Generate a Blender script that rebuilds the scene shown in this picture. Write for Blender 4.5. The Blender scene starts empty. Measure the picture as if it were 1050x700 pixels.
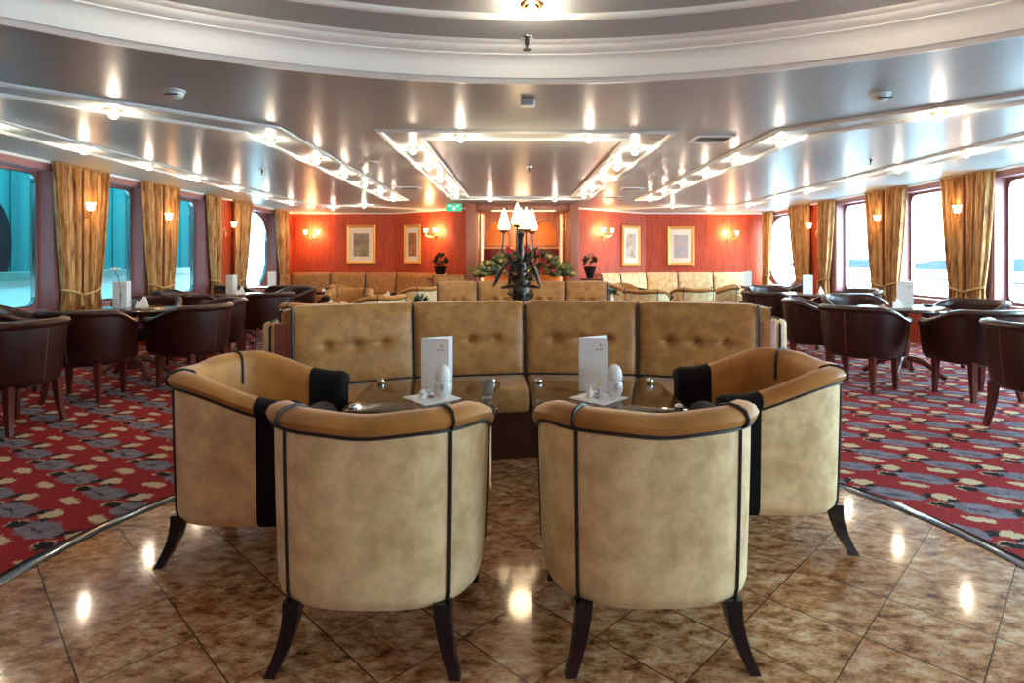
import bpy, bmesh, math, random
from math import sin, cos, pi, sqrt, radians, atan2
from mathutils import Vector, Matrix
random.seed(7)
SC = bpy.context.scene
COL = SC.collection

# ------------------------------------------------------------------ materials
def newmat(name):
    m = bpy.data.materials.new(name); m.use_nodes = True
    nt = m.node_tree; b = nt.nodes['Principled BSDF']
    return m, nt, b
def setp(b, col=None, rough=None, metal=None, sheen=None, spec=None, coat=None, emis=None, estr=None):
    if col is not None: b.inputs['Base Color'].default_value = (*col, 1)
    if rough is not None: b.inputs['Roughness'].default_value = rough
    if metal is not None: b.inputs['Metallic'].default_value = metal
    if sheen is not None: b.inputs['Sheen Weight'].default_value = sheen; b.inputs['Sheen Roughness'].default_value = .4
    if spec is not None: b.inputs['Specular IOR Level'].default_value = spec
    if coat is not None: b.inputs['Coat Weight'].default_value = coat; b.inputs['Coat Roughness'].default_value = .08
    if emis is not None: b.inputs['Emission Color'].default_value = (*emis, 1); b.inputs['Emission Strength'].default_value = estr
def simple(name, col, rough=.5, metal=0, noise=None, nscale=8, bump=0, stretch=(1,1,1), **k):
    """principled with optional mottling between col and noise colour"""
    m, nt, b = newmat(name); setp(b, col, rough, metal, **k)
    if noise or bump:
        tc = nt.nodes.new('ShaderNodeTexCoord'); mp = nt.nodes.new('ShaderNodeMapping')
        mp.inputs['Scale'].default_value = stretch
        nz = nt.nodes.new('ShaderNodeTexNoise'); nz.inputs['Scale'].default_value = nscale
        nz.inputs['Detail'].default_value = 6; nz.inputs['Roughness'].default_value = .62
        nt.links.new(tc.outputs['Object'], mp.inputs[0]); nt.links.new(mp.outputs[0], nz.inputs['Vector'])
        if noise:
            r = nt.nodes.new('ShaderNodeValToRGB'); r.color_ramp.elements[0].position = .36; r.color_ramp.elements[1].position = .62
            r.color_ramp.elements[0].color = (*noise, 1); r.color_ramp.elements[1].color = (*col, 1)
            nt.links.new(nz.outputs[0], r.inputs[0]); nt.links.new(r.outputs[0], b.inputs['Base Color'])
        if bump:
            bp = nt.nodes.new('ShaderNodeBump'); bp.inputs['Strength'].default_value = bump; bp.inputs['Distance'].default_value = .01
            nt.links.new(nz.outputs[0], bp.inputs['Height']); nt.links.new(bp.outputs[0], b.inputs['Normal'])
    return m
def emit(name, col, s):
    m, nt, b = newmat(name); setp(b, (.02,.02,.02), .5, emis=col, estr=s); return m

M = {}
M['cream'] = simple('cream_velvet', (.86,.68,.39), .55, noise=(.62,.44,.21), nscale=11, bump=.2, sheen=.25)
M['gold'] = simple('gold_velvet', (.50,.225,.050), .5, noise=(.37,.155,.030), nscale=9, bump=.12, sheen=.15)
M['bench'] = simple('bench_velvet', (.46,.235,.070), .48, noise=(.31,.14,.038), nscale=12, bump=.15, sheen=.15)
M['black'] = simple('black_velvet', (.004,.004,.006), .8, spec=.2)
M['piping'] = simple('black_piping', (.010,.010,.012), .5)
M['blackwood'] = simple('black_lacquer', (.005,.006,.008), .25, spec=.5)
M['leather'] = simple('oxblood_leather', (.036,.008,.006), .3, noise=(.020,.005,.004), nscale=5, bump=.05, spec=.42)
M['stitch'] = simple('stitching', (.22,.12,.09), .6)
M['mahogany'] = simple('mahogany', (.13,.022,.012), .28, noise=(.07,.012,.008), nscale=6, stretch=(1,1,.15), spec=.5)
M['darkwood'] = simple('dark_mahogany', (.05,.016,.011), .3, spec=.5)
M['white'] = simple('white_paint', (.86,.93,.93), .4)
M['paper'] = simple('paper', (.93,.95,.96), .6)
M['china'] = simple('white_china', (.88,.90,.90), .15, spec=.6)
M['brass'] = simple('brass', (.75,.50,.22), .28, 1)
M['bronze'] = simple('dark_bronze', (.035,.04,.042), .35, .8, noise=(.10,.09,.07), nscale=14)
M['chrome'] = simple('steel', (.62,.65,.68), .16, 1)
M['reveal'] = simple('mauve_reveal', (.36,.17,.18), .5)
M['column'] = simple('column_wood', (.42,.17,.12), .42, noise=(.34,.12,.08), nscale=5, stretch=(3,3,.3))
M['frame'] = simple('gilt_frame', (.85,.50,.14), .35, .35)
M['mat'] = simple('picture_mount', (.88,.84,.74), .7)
M['shade'] = emit('lit_shade', (1,.72,.42), 2.6)
M['bulb'] = emit('lit_bulb', (1,.76,.50), 22)
M['amber'] = simple('amber_panel', (.80,.30,.07), .35, noise=(.66,.20,.04), nscale=3, spec=.6)
M['wine'] = simple('wine_panel', (.16,.012,.012), .35, noise=(.07,.006,.006), nscale=12)
M['strip'] = emit('lit_strip', (1,.70,.42), .8)
M['leafdark'] = simple('dark_leaf', (.025,.05,.018), .5)
M['leafolive'] = simple('olive_leaf', (.22,.22,.06), .55, noise=(.08,.11,.03), nscale=20)
M['leafgold'] = simple('gold_leaf', (.55,.42,.12), .55)
M['petal'] = simple('crimson_petal', (.45,.02,.04), .5)
M['cone'] = simple('black_pot', (.012,.012,.014), .2)
M['grille'] = simple('vent_metal', (.45,.46,.46), .4, .4)
M['dark'] = simple('dark_slot', (.02,.02,.02), .7)
M['green'] = emit('exit_green', (.02,.55,.25), .55)
M['exitwhite'] = emit('exit_white', (.75,1,.85), 1.3)
M['sconcewood'] = M['brass']
M['hull'] = None
M['grey'] = simple('grey_ink', (.30,.33,.36), .6)
M['yellow'] = simple('yellow_ink', (.75,.62,.18), .6)
M['seat_leather'] = M['leather']
M['tie'] = simple('tie_rope', (.48,.33,.13), .6)
M['picture'] = simple('print_tones', (.42,.36,.22), .6, noise=(.12,.13,.13), nscale=4)
M['picture_b'] = simple('print_blue', (.36,.42,.48), .6, noise=(.62,.50,.46), nscale=4)
M['picture_c'] = simple('print_rust', (.50,.24,.10), .6, noise=(.16,.10,.07), nscale=5)
M['picture_d'] = simple('print_pale', (.72,.66,.56), .6, noise=(.40,.24,.20), nscale=6)
M['stripmetal'] = simple('dull_steel', (.14,.155,.18), .14, 1)
M['pinklinen'] = simple('pale_linen', (.78,.74,.70), .8)

def math_n(nt, op, a, b=None, c=None):
    n = nt.nodes.new('ShaderNodeMath'); n.operation = op
    for i, v in enumerate((a, b, c)):
        if v is None: continue
        if isinstance(v, (int, float)): n.inputs[i].default_value = v
        else: nt.links.new(v, n.inputs[i])
    return n.outputs[0]
def mixc(nt, fac, a, b):
    n = nt.nodes.new('ShaderNodeMix'); n.data_type = 'RGBA'
    ins = [s for s in n.inputs if s.type == 'RGBA']
    if isinstance(fac, (int, float)): n.inputs[0].default_value = fac
    else: nt.links.new(fac, n.inputs[0])
    for s, v in zip(ins, (a, b)):
        if isinstance(v, tuple): s.default_value = (*v, 1)
        else: nt.links.new(v, s)
    return [o for o in n.outputs if o.type == 'RGBA'][0]
def noise_n(nt, vec, scale, detail=4, rough=.55):
    n = nt.nodes.new('ShaderNodeTexNoise'); n.inputs['Scale'].default_value = scale
    n.inputs['Detail'].default_value = detail; n.inputs['Roughness'].default_value = rough
    nt.links.new(vec, n.inputs['Vector']); return n
def ramp(nt, v, stops):
    r = nt.nodes.new('ShaderNodeValToRGB'); e = r.color_ramp.elements
    while len(e) < len(stops): e.new(.5)
    for x, (p, c) in zip(e, stops): x.position = p; x.color = (*c, 1)
    nt.links.new(v, r.inputs[0]); return r.outputs[0]

def mat_tile():
    m, nt, b = newmat('granite_tiles'); L = nt.links
    tc = nt.nodes.new('ShaderNodeTexCoord')
    mp = nt.nodes.new('ShaderNodeMapping'); mp.vector_type = 'POINT'
    # tile corner at (0.0494, 2.072), grid turned 45 degrees, pitch 0.30 m
    ang = -pi/4; c, s = cos(ang), sin(ang)
    ox, oy = .0494, 2.072
    mp.inputs['Rotation'].default_value = (0,0,ang); mp.inputs['Location'].default_value = (-(c*ox-s*oy), -(s*ox+c*oy), 0)
    L.new(tc.outputs['Object'], mp.inputs[0])
    sp = nt.nodes.new('ShaderNodeSeparateXYZ'); L.new(mp.outputs[0], sp.inputs[0])
    def seam(o, w):
        t = math_n(nt, 'DIVIDE', o, .30)
        f = math_n(nt, 'ABSOLUTE', math_n(nt, 'SUBTRACT', math_n(nt, 'FRACT', math_n(nt, 'ADD', t, .5)), .5))
        return math_n(nt, 'LESS_THAN', f, w), math_n(nt, 'FLOOR', t)
    s1, c1 = seam(sp.outputs[0], .0075); s2, c2 = seam(sp.outputs[1], .0055)
    sm = math_n(nt, 'MAXIMUM', s1, s2)
    cell = nt.nodes.new('ShaderNodeCombineXYZ'); L.new(c1, cell.inputs[0]); L.new(c2, cell.inputs[1])
    wn = nt.nodes.new('ShaderNodeTexWhiteNoise'); L.new(cell.outputs[0], wn.inputs['Vector'])
    # veins drawn out along world-ish x, shifted per tile
    mv = nt.nodes.new('ShaderNodeMapping'); mv.inputs['Scale'].default_value = (1.0, 1.7, 1); mv.inputs['Rotation'].default_value = (0,0,.25)
    L.new(tc.outputs['Object'], mv.inputs[0])
    va = nt.nodes.new('ShaderNodeVectorMath'); va.operation = 'MULTIPLY_ADD'; L.new(wn.outputs['Color'], va.inputs[0])
    va.inputs[1].default_value = (3,3,3); L.new(mv.outputs[0], va.inputs[2])
    n1 = noise_n(nt, va.outputs[0], 13, 9, .74); n2 = noise_n(nt, va.outputs[0], 45, 6, .72); n3 = noise_n(nt, va.outputs[0], 2.2, 3, .5)
    base = ramp(nt, n1.outputs[0], [(.34,(.07,.028,.012)), (.42,(.32,.150,.062)), (.51,(.58,.33,.165)), (.62,(.80,.60,.40))])
    spk = ramp(nt, n2.outputs[0], [(.32,(.10,.055,.035)), (.45,(1,1,1)), (.60,(1,1,1)), (.75,(1,1,1))])
    mx = nt.nodes.new('ShaderNodeMix'); mx.data_type = 'RGBA'; mx.blend_type = 'MULTIPLY'; mx.inputs[0].default_value = .75
    L.new(base, mx.inputs[6]); L.new(spk, mx.inputs[7])
    br = ramp(nt, n3.outputs[0], [(.35,(.72,.56,.44)), (.65,(1,.98,.95))])
    m2 = nt.nodes.new('ShaderNodeMix'); m2.data_type = 'RGBA'; m2.blend_type = 'MULTIPLY'; m2.inputs[0].default_value = .8
    L.new(mx.outputs[2], m2.inputs[6]); L.new(br, m2.inputs[7])
    col = mixc(nt, sm, m2.outputs[2], (.02,.014,.012))
    L.new(col, b.inputs['Base Color'])
    b.inputs['Roughness'].default_value = .085; b.inputs['Specular IOR Level'].default_value = .5
    return m
def mat_carpet():
    m, nt, b = newmat('patterned_carpet'); L = nt.links
    tc = nt.nodes.new('ShaderNodeTexCoord')
    nz = noise_n(nt, tc.outputs['Object'], 17, 5, .6)
    off = nt.nodes.new('ShaderNodeVectorMath'); off.operation = 'MULTIPLY_ADD'; L.new(nz.outputs['Color'], off.inputs[0])
    off.inputs[1].default_value = (.075,.075,0); L.new(tc.outputs['Object'], off.inputs[2])
    nz2 = noise_n(nt, tc.outputs['Object'], 75, 3, .6)
    off2 = nt.nodes.new('ShaderNodeVectorMath'); off2.operation = 'MULTIPLY_ADD'; L.new(nz2.outputs['Color'], off2.inputs[0])
    off2.inputs[1].default_value = (.075,.06,0); L.new(off.outputs[0], off2.inputs[2])
    sp = nt.nodes.new('ShaderNodeSeparateXYZ'); L.new(off2.outputs[0], sp.inputs[0])
    X, Y = sp.outputs[0], sp.outputs[1]
    PX, PY = .58, .41
    def ell(cx, cy, rx, ry, rot):
        r = None
        for k in (0, .5):
            fx = math_n(nt,'MULTIPLY', math_n(nt,'SUBTRACT', math_n(nt,'FRACT', math_n(nt,'ADD', math_n(nt,'DIVIDE', X, PX), .5+k-cx/PX)), .5), PX)
            fy = math_n(nt,'MULTIPLY', math_n(nt,'SUBTRACT', math_n(nt,'FRACT', math_n(nt,'ADD', math_n(nt,'DIVIDE', Y, PY), .5+k-cy/PY)), .5), PY)
            c, s = cos(rot), sin(rot)
            u = math_n(nt,'MULTIPLY_ADD', fx, c/rx, math_n(nt,'MULTIPLY', fy, s/rx))
            v = math_n(nt,'MULTIPLY_ADD', fx, -s/ry, math_n(nt,'MULTIPLY', fy, c/ry))
            d = math_n(nt,'MULTIPLY_ADD', u, u, math_n(nt,'MULTIPLY', v, v))
            r = d if r is None else math_n(nt,'MINIMUM', r, d)
        return math_n(nt,'LESS_THAN', r, 1)
    col = mixc(nt, ell(.0,.0,.135,.072,-.45), ramp(nt, nz2.outputs[0], [(.35,(.20,.015,.018)),(.55,(.36,.03,.036))]), ramp(nt, nz.outputs[0], [(.4,(.16,.15,.20)),(.6,(.25,.24,.30))]))
    for e in ((.215,-.045,.055,.045,-.2), (-.105,-.095,.07,.030,-.5), (.13,-.135,.045,.034,0), (-.17,.085,.03,.018,.4)):
        col = mixc(nt, ell(*e), col, (.62,.52,.34))
    for e in ((.150,-.03,.050,.022,.8), (-.15,.06,.05,.030,-.5), (.23,-.10,.04,.018,.2), (-.02,-.005,.07,.006,-.45)):
        col = mixc(nt, ell(*e), col, (.015,.016,.018))
    L.new(col, b.inputs['Base Color']); b.inputs['Roughness'].default_value = .95; b.inputs['Specular IOR Level'].default_value = .15
    f = noise_n(nt, tc.outputs['Object'], 260, 2); bp = nt.nodes.new('ShaderNodeBump'); bp.inputs['Strength'].default_value = .35; bp.inputs['Distance'].default_value = .004
    L.new(f.outputs[0], bp.inputs['Height']); L.new(bp.outputs[0], b.inputs['Normal'])
    return m
def mat_curtain():
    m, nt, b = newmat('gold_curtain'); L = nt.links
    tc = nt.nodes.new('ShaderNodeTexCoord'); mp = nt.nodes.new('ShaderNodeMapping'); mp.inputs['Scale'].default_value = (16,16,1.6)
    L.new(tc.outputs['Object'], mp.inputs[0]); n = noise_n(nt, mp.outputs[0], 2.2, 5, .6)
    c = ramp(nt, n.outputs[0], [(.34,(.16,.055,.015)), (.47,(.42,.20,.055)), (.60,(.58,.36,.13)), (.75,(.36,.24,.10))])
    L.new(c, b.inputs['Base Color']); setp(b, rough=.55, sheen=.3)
    return m
def mat_redwall():
    m, nt, b = newmat('red_panelling'); L = nt.links
    tc = nt.nodes.new('ShaderNodeTexCoord'); mp = nt.nodes.new('ShaderNodeMapping'); mp.inputs['Scale'].default_value = (9,9,.8)
    L.new(tc.outputs['Object'], mp.inputs[0]); n = noise_n(nt, mp.outputs[0], 3, 5, .6)
    c = ramp(nt, n.outputs[0], [(.3,(.36,.035,.012)), (.5,(.48,.065,.022)), (.7,(.56,.10,.035))])
    L.new(c, b.inputs['Base Color']); setp(b, rough=.55)
    return m
def mat_glass():
    m, nt, b = newmat('window_glass'); L = nt.links
    nt.nodes.remove(b); out = [n for n in nt.nodes if n.type == 'OUTPUT_MATERIAL'][0]
    t = nt.nodes.new('ShaderNodeBsdfTransparent'); t.inputs[0].default_value = (.86,.96,.96,1)
    g = nt.nodes.new('ShaderNodeBsdfGlossy'); g.inputs['Roughness'].default_value = .0
    f = nt.nodes.new('ShaderNodeLayerWeight'); f.inputs['Blend'].default_value = .5
    p5 = math_n(nt, 'POWER', f.outputs['Facing'], 5.0); fr_ = math_n(nt, 'MULTIPLY_ADD', p5, .9, .05)
    mx = nt.nodes.new('ShaderNodeMixShader'); L.new(fr_, mx.inputs[0]); L.new(t.outputs[0], mx.inputs[1]); L.new(g.outputs[0], mx.inputs[2])
    L.new(mx.outputs[0], out.inputs[0]); return m
def mat_tabletop():
    m, nt, b = newmat('bronze_glass_top'); setp(b, (.10,.055,.02), .07, spec=.7); return m
M['tile'] = mat_tile(); M['carpet'] = mat_carpet(); M['curtain'] = mat_curtain(); M['red'] = mat_redwall()
M['glass'] = mat_glass(); M['ttop'] = mat_tabletop()
M['ceiling'] = simple('grey_lacquer_ceiling', (.48,.545,.555), .34, spec=.10)
M['ceilup'] = simple('upper_ceiling', (.50,.55,.56), .34, spec=.12)
M['hull'] = simple('teal_hull', (.002,.050,.052), .85, noise=(.001,.026,.029), nscale=1.5, stretch=(1,1,.05), spec=.03)
M['hulldark'] = simple('dark_hull_port', (.002,.004,.005), .9, spec=.0)
M['bulwark'] = simple('pale_bulwark', (.16,.42,.44), .5)
M['caprail'] = simple('teal_cap_rail', (.008,.11,.10), .4)
M['deck'] = simple('outer_deck', (.70,.76,.76), .7)
M['water'] = simple('pale_water', (.70,.76,.78), .35)
M['rail'] = simple('dark_rail', (.05,.055,.06), .5)
M['hill'] = simple('misty_shore', (.028,.038,.046), 1.0, spec=.0)
M['clearglass'] = simple('drinking_glass', (.85,.88,.9), .05, spec=.8)
M['clearglass'].node_tree.nodes['Principled BSDF'].inputs['Transmission Weight'].default_value = .8
M['clearglass'].node_tree.nodes['Principled BSDF'].inputs['IOR'].default_value = 1.3

# ------------------------------------------------------------------ mesh helpers
class MB:
    def __init__(s): s.v = []; s.f = []
    def add(s, vs, fs):
        n = len(s.v); s.v += [tuple(p) for p in vs]; s.f += [tuple(i+n for i in f) for f in fs]; return s
    def bm(s, b):
        b.verts.index_update(); s.add([v.co[:] for v in b.verts], [[v.index for v in f.verts] for f in b.faces]); b.free(); return s
    def box(s, x0, y0, z0, x1, y1, z1, r=0, seg=2):
        return s.hexa([(x0,y0,z0),(x1,y0,z0),(x1,y1,z0),(x0,y1,z0),(x0,y0,z1),(x1,y0,z1),(x1,y1,z1),(x0,y1,z1)], r, seg)
    def hexa(s, p, r=0, seg=2):
        b = bmesh.new(); vs = [b.verts.new(q) for q in p]
        for f in ((3,2,1,0),(4,5,6,7),(0,1,5,4),(1,2,6,5),(2,3,7,6),(3,0,4,7)): b.faces.new([vs[i] for i in f])
        bmesh.ops.recalc_face_normals(b, faces=b.faces)
        if r: bmesh.ops.bevel(b, geom=b.edges[:], offset=r, segments=seg, affect='EDGES', profile=.5)
        return s.bm(b)
    def grid(s, rows, closed_u=False, closed_v=False, cap0=False, cap1=False):
        """rows: list of rings (equal length). closed_v closes each ring; caps close first/last ring"""
        nr, nc = len(rows), len(rows[0]); vs = [p for r in rows for p in r]; fs = []
        for i in range(nr if closed_u else nr-1):
            for j in range(nc if closed_v else nc-1):
                a = i*nc+j; b = i*nc+(j+1)%nc; c = ((i+1)%nr)*nc+(j+1)%nc; d = ((i+1)%nr)*nc+j
                fs.append((a,b,c,d))
        if cap0: fs.append(tuple(range(nc))[::-1])
        if cap1: fs.append(tuple((nr-1)*nc+j for j in range(nc)))
        return s.add(vs, fs)
    def lathe(s, prof, c=(0,0,0), seg=20, cap=True):
        rows = [[(c[0]+r*cos(2*pi*k/seg), c[1]+r*sin(2*pi*k/seg), c[2]+z) for k in range(seg)] for r, z in prof]
        return s.grid(rows, closed_v=True, cap0=cap, cap1=cap)
    def tube(s, pts, r, seg=8, closed=False):
        P = [Vector(p) for p in pts]; n = len(P); rows = []
        up = None
        for i in range(n):
            if closed: t = P[(i+1) % n]-P[i-1]
            else: t = P[min(i+1,n-1)]-P[max(i-1,0)]
            t.normalize()
            if up is None:
                up = Vector((0,0,1)) if abs(t.z) < .9 else Vector((1,0,0))
            a = (up - t*up.dot(t))
            if a.length < 1e-6: a = t.orthogonal()
            a.normalize(); up = a; b = t.cross(a)
            rr = r[i] if isinstance(r, (list, tuple)) else r
            rows.append([tuple(P[i]+(a*cos(2*pi*k/seg)+b*sin(2*pi*k/seg))*rr) for k in range(seg)])
        return s.grid(rows, closed_u=closed, closed_v=True, cap0=not closed, cap1=not closed)
    def prism(s, poly, z0, z1, r=0):
        """poly ccw list of (x,y); rounded rims of radius r by scaling toward centroid"""
        cx = sum(p[0] for p in poly)/len(poly); cy = sum(p[1] for p in poly)/len(poly)
        def ring(z, inset):
            o = []
            for x, y in poly:
                d = sqrt((x-cx)**2+(y-cy)**2) or 1; k = max(0, 1-inset/d); o.append((cx+(x-cx)*k, cy+(y-cy)*k, z))
            return o
        if r: rows = [ring(z0, r), ring(z0+r*.3, r*.3), ring(z0+r, 0), ring(z1-r, 0), ring(z1-r*.5, r*.15), ring(z1-r*.12, r*.5), ring(z1, r*1.2)]
        else: rows = [ring(z0,0), ring(z1,0)]
        return s.grid(rows, closed_v=True, cap0=True, cap1=True)
    def xf(s, m):
        s.v = [tuple(m @ Vector(p)) for p in s.v]; return s
    def obj(s, name, mat, parent=None, smooth=True, kind=None):
        me = bpy.data.meshes.new(name); me.from_pydata(s.v, [], s.f); me.validate(); me.update()
        b = bmesh.new(); b.from_mesh(me); bmesh.ops.recalc_face_normals(b, faces=b.faces); b.to_mesh(me); b.free()
        me.materials.append(mat)
        if smooth:
            me.polygons.foreach_set('use_smooth', [True]*len(me.polygons))
            try: me.set_sharp_from_angle(angle=radians(42))
            except Exception: pass
        o = bpy.data.objects.new(name, me); COL.objects.link(o)
        if parent: o.parent = parent
        if kind: o['kind'] = kind
        return o
def tag(o, label, cat, group=None):
    o['label'] = label; o['category'] = cat
    if group: o['group'] = group
    return o
def thing(name, label, cat, loc=(0,0,0), rz=0, group=None):
    o = bpy.data.objects.new(name, None); COL.objects.link(o); o.location = loc; o.rotation_euler = (0,0,rz); o.empty_display_size = .1
    return tag(o, label, cat, group)
def struct(name, mb, mat, smooth=False): return mb.obj(name, mat, None, smooth, 'structure')
KIDS = {}
def copy_tree(o, parent=None):
    c = o.copy(); COL.objects.link(c)
    if parent: c.parent = parent
    for ch in list(o.children): copy_tree(ch, c)
    return c
def dup(o, loc, rz, label, group=None):
    c = copy_tree(o); c.location = loc; c.rotation_euler = (0,0,rz); c['label'] = label
    if group: c['group'] = group
    return c
def W(px, Y): return (px-527)*Y/600.0          # metres across at depth Y for a column of the photograph's survey
H = 1.2

# ------------------------------------------------------------------ camera, world
cam = bpy.data.cameras.new('camera'); co = bpy.data.objects.new('camera', cam); COL.objects.link(co)
co.location = (0,0,H); co.rotation_euler = (pi/2,0,0)
cam.sensor_width = 36; cam.lens = 36*600/1050; cam.shift_x = -2/1050; cam.shift_y = -84/1050; cam.clip_start = .05; cam.clip_end = 2000
SC.camera = co
SC.view_settings.view_transform = 'Standard'; SC.view_settings.look = 'None'; SC.view_settings.gamma = 1
SC.view_settings.exposure = 1.22; SC.view_settings.use_curve_mapping = False
SC.cycles.use_denoising = True
SC.cycles.max_bounces = 7; SC.cycles.diffuse_bounces = 4; SC.cycles.glossy_bounces = 4; SC.cycles.transparent_max_bounces = 12
SC.cycles.sample_clamp_indirect = 6; SC.cycles.caustics_reflective = False; SC.cycles.caustics_refractive = False
w = bpy.data.worlds.new('sky'); SC.world = w; w.use_nodes = True
nt = w.node_tree; bg = nt.nodes['Background']
tc = nt.nodes.new('ShaderNodeTexCoord'); sp = nt.nodes.new('ShaderNodeSeparateXYZ'); nt.links.new(tc.outputs['Generated'], sp.inputs[0])
sky = ramp(nt, sp.outputs[2], [(.0,(.70,.90,1.0)), (.25,(.60,.85,1.0)), (1.0,(.50,.78,1.0))])
nt.links.new(sky, bg.inputs[0]); bg.inputs[1].default_value = 12

# ------------------------------------------------------------------ room shell
ZC = 2.3; XL, XR = -5.22, 5.88; GL, GR = -5.42, 6.06; YB, YF = 13.75, -4.0
KR = 1.08
# floor: carpet with a round hole, granite disc, steel strip
FC = (.05, 2.06); FR = 1.95
mb = MB(); N = 96
ring_in = [(FC[0]+(FR+.05)*cos(2*pi*k/N), FC[1]+(FR+.05)*sin(2*pi*k/N)) for k in range(N)]
def to_rect(x, y, cx, cy, x0, x1, y0, y1):
    dx, dy = x-cx, y-cy; t = 1e9
    if dx > 1e-9: t = min(t, (x1-cx)/dx)
    if dx < -1e-9: t = min(t, (x0-cx)/dx)
    if dy > 1e-9: t = min(t, (y1-cy)/dy)
    if dy < -1e-9: t = min(t, (y0-cy)/dy)
    return cx+dx*t, cy+dy*t
def holed_plane(c, R, x0, x1, y0, y1, z, thick):
    mb = MB(); angs = sorted([2*pi*k/N for k in range(N)] + [atan2(b-c[1], a-c[0]) % (2*pi) for a in (x0,x1) for b in (y0,y1)])
    inn = [(c[0]+R*cos(a), c[1]+R*sin(a)) for a in angs]; out = [to_rect(p[0],p[1],c[0],c[1],x0,x1,y0,y1) for p in inn]
    return mb.grid([[(x,y,z) for x,y in inn], [(x,y,z) for x,y in out], [(x,y,z+thick) for x,y in out], [(x,y,z+thick) for x,y in inn]], closed_u=True, closed_v=True)
struct('floor', holed_plane(FC, FR+.05, GL-.2, GR+.2, YF-.2, YB+1, 0, -.12), M['carpet'])
struct('floor_granite', MB().lathe([(FR,-.12),(FR,0)], (FC[0],FC[1],0), N), M['tile'])
struct('trim_1', MB().grid([[(FC[0]+r*cos(2*pi*k/N), FC[1]+r*sin(2*pi*k/N), z) for k in range(N)] for r, z in ((FR-.012,-.1),(FR-.012,.003),(FR-.004,.006),(FR+.058,.006),(FR+.070,.002),(FR+.070,-.1))], closed_v=True), M['stripmetal'], True)
# lower ceiling with round opening, cove, upper ceiling
CC = (.14, -.25); CR = 3.86
struct('ceiling', holed_plane(CC, CR, GL-.2, GR+.2, YF-1.2, YB+1, ZC, .2), M['ceiling'])
prof = [(CR+.03,ZC+.0),(CR+.03,ZC-.012),(CR-.0,ZC-.018),(CR-.02,ZC-.005),(CR-.03,ZC+.006),(CR-.045,ZC+.004),(CR-.055,ZC+.03),(CR-.06,ZC+.07),(CR-.075,ZC+.10),(CR-.10,ZC+.118),
        (CR-.12,ZC+.12),(CR-.12,ZC+.128),(CR-.15,ZC+.135),(CR-.175,ZC+.15),(CR-.18,ZC+.16),(CR-.205,ZC+.163),(CR-.225,ZC+.178),(CR-.23,ZC+.2)]
prof = [(r, z) for r, z in prof]
struct('trim_2', MB().grid([[(CC[0]+r*cos(2*pi*k/144), CC[1]+r*sin(2*pi*k/144), z) for k in range(144)] for r, z in prof], closed_v=True), M['white'], True)
ZU = ZC+.175
struct('ceiling_upper', MB().lathe([(CR-.1,ZU),(CR-.1,ZU+.1)], (CC[0],CC[1],0), 96), M['ceilup'])
def ringmold(name, c, R, z, w_=.05, h_=.022):
    rows = [[(c[0]+(R+a)*cos(2*pi*k/144), c[1]+(R+a)*sin(2*pi*k/144), z+b) for k in range(144)] for a, b in ((-w_/2,.01),(-w_/2,-h_*.5),(-w_*.3,-h_),(-.002,-h_*.7),(w_*.25,-h_),(w_/2,-h_*.5),(w_/2,.01))]
    return struct(name, MB().grid(rows, closed_v=True), M['white'], True)
ringmold('trim_3', CC, 3.31, ZU)
TN = [4]
def molding(pts, closed=False, w_=.045, h_=.022, mat=None, z=None):
    """two-bead ceiling moulding along a plan polyline with mitred corners"""
    z = ZC if z is None else z
    n = len(pts); rows = []
    for i in range(n):
        p = Vector(pts[i]); a = Vector(pts[i-1]) if (i > 0 or closed) else None; b = Vector(pts[(i+1) % n]) if (i < n-1 or closed) else None
        d1 = (p-a).normalized() if a is not None else None; d2 = (b-p).normalized() if b is not None else None
        d1 = d1 or d2; d2 = d2 or d1
        n1 = Vector((-d1.y, d1.x)); n2 = Vector((-d2.y, d2.x)); m_ = (n1+n2); m_ = m_/max(m_.dot(n1), .2)
        rows.append([(p.x+m_.x*o, p.y+m_.y*o, z+h) for o, h in ((-w_/2,.01),(-w_/2,-h_*.6),(-w_*.28,-h_),(0,-h_*.65),(w_*.28,-h_),(w_/2,-h_*.6),(w_/2,.01))])
    mb = MB().grid(rows, closed_u=closed)
    o = struct('trim_%d' % TN[0], mb, mat or M['white'], True); TN[0] += 1; return o
molding([(-1.15,4.95),(1.38,5.02),(1.36,10.6),(-1.13,10.6)], True)
molding([(-.84,5.28),(1.03,5.34),(1.01,10.25),(-.80,10.25)], True)
for sgn, xo, xi, y0, xa, ya in ((-1,-1.96,-2.32,4.85,-4.6,2.25), (1,2.24,2.59,4.95,4.75,2.45)):
    molding([(xa,ya),(xo,y0),(xo,10.75)])
    molding([(xa,ya+.36),(xi,y0+.17),(xi,10.75)])
    molding([(xo,10.75),(xi,10.75)])
for xa, xb in ((-4.06,-4.38),(4.42,4.74)):
    molding([(xa,-3),(xa,11.5)]); molding([(xb,-3),(xb,11.8)])
molding([(-4.06,11.5),(-2.0,12.6)]); molding([(4.42,11.5),(2.3,12.6)])
# cornices at the side walls
molding([(XL+.02,YF),(XL+.02,YB)], w_=.05, h_=.03); molding([(XR-.02,YF),(XR-.02,YB)], w_=.05, h_=.03)
molding([(XL,YB-.02),(-2.8,YB-.02),(-1.0,12.38)], w_=.05, h_=.03); molding([(XR,YB-.02),(3.1,YB-.02),(1.32,12.38)], w_=.05, h_=.03)

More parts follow.
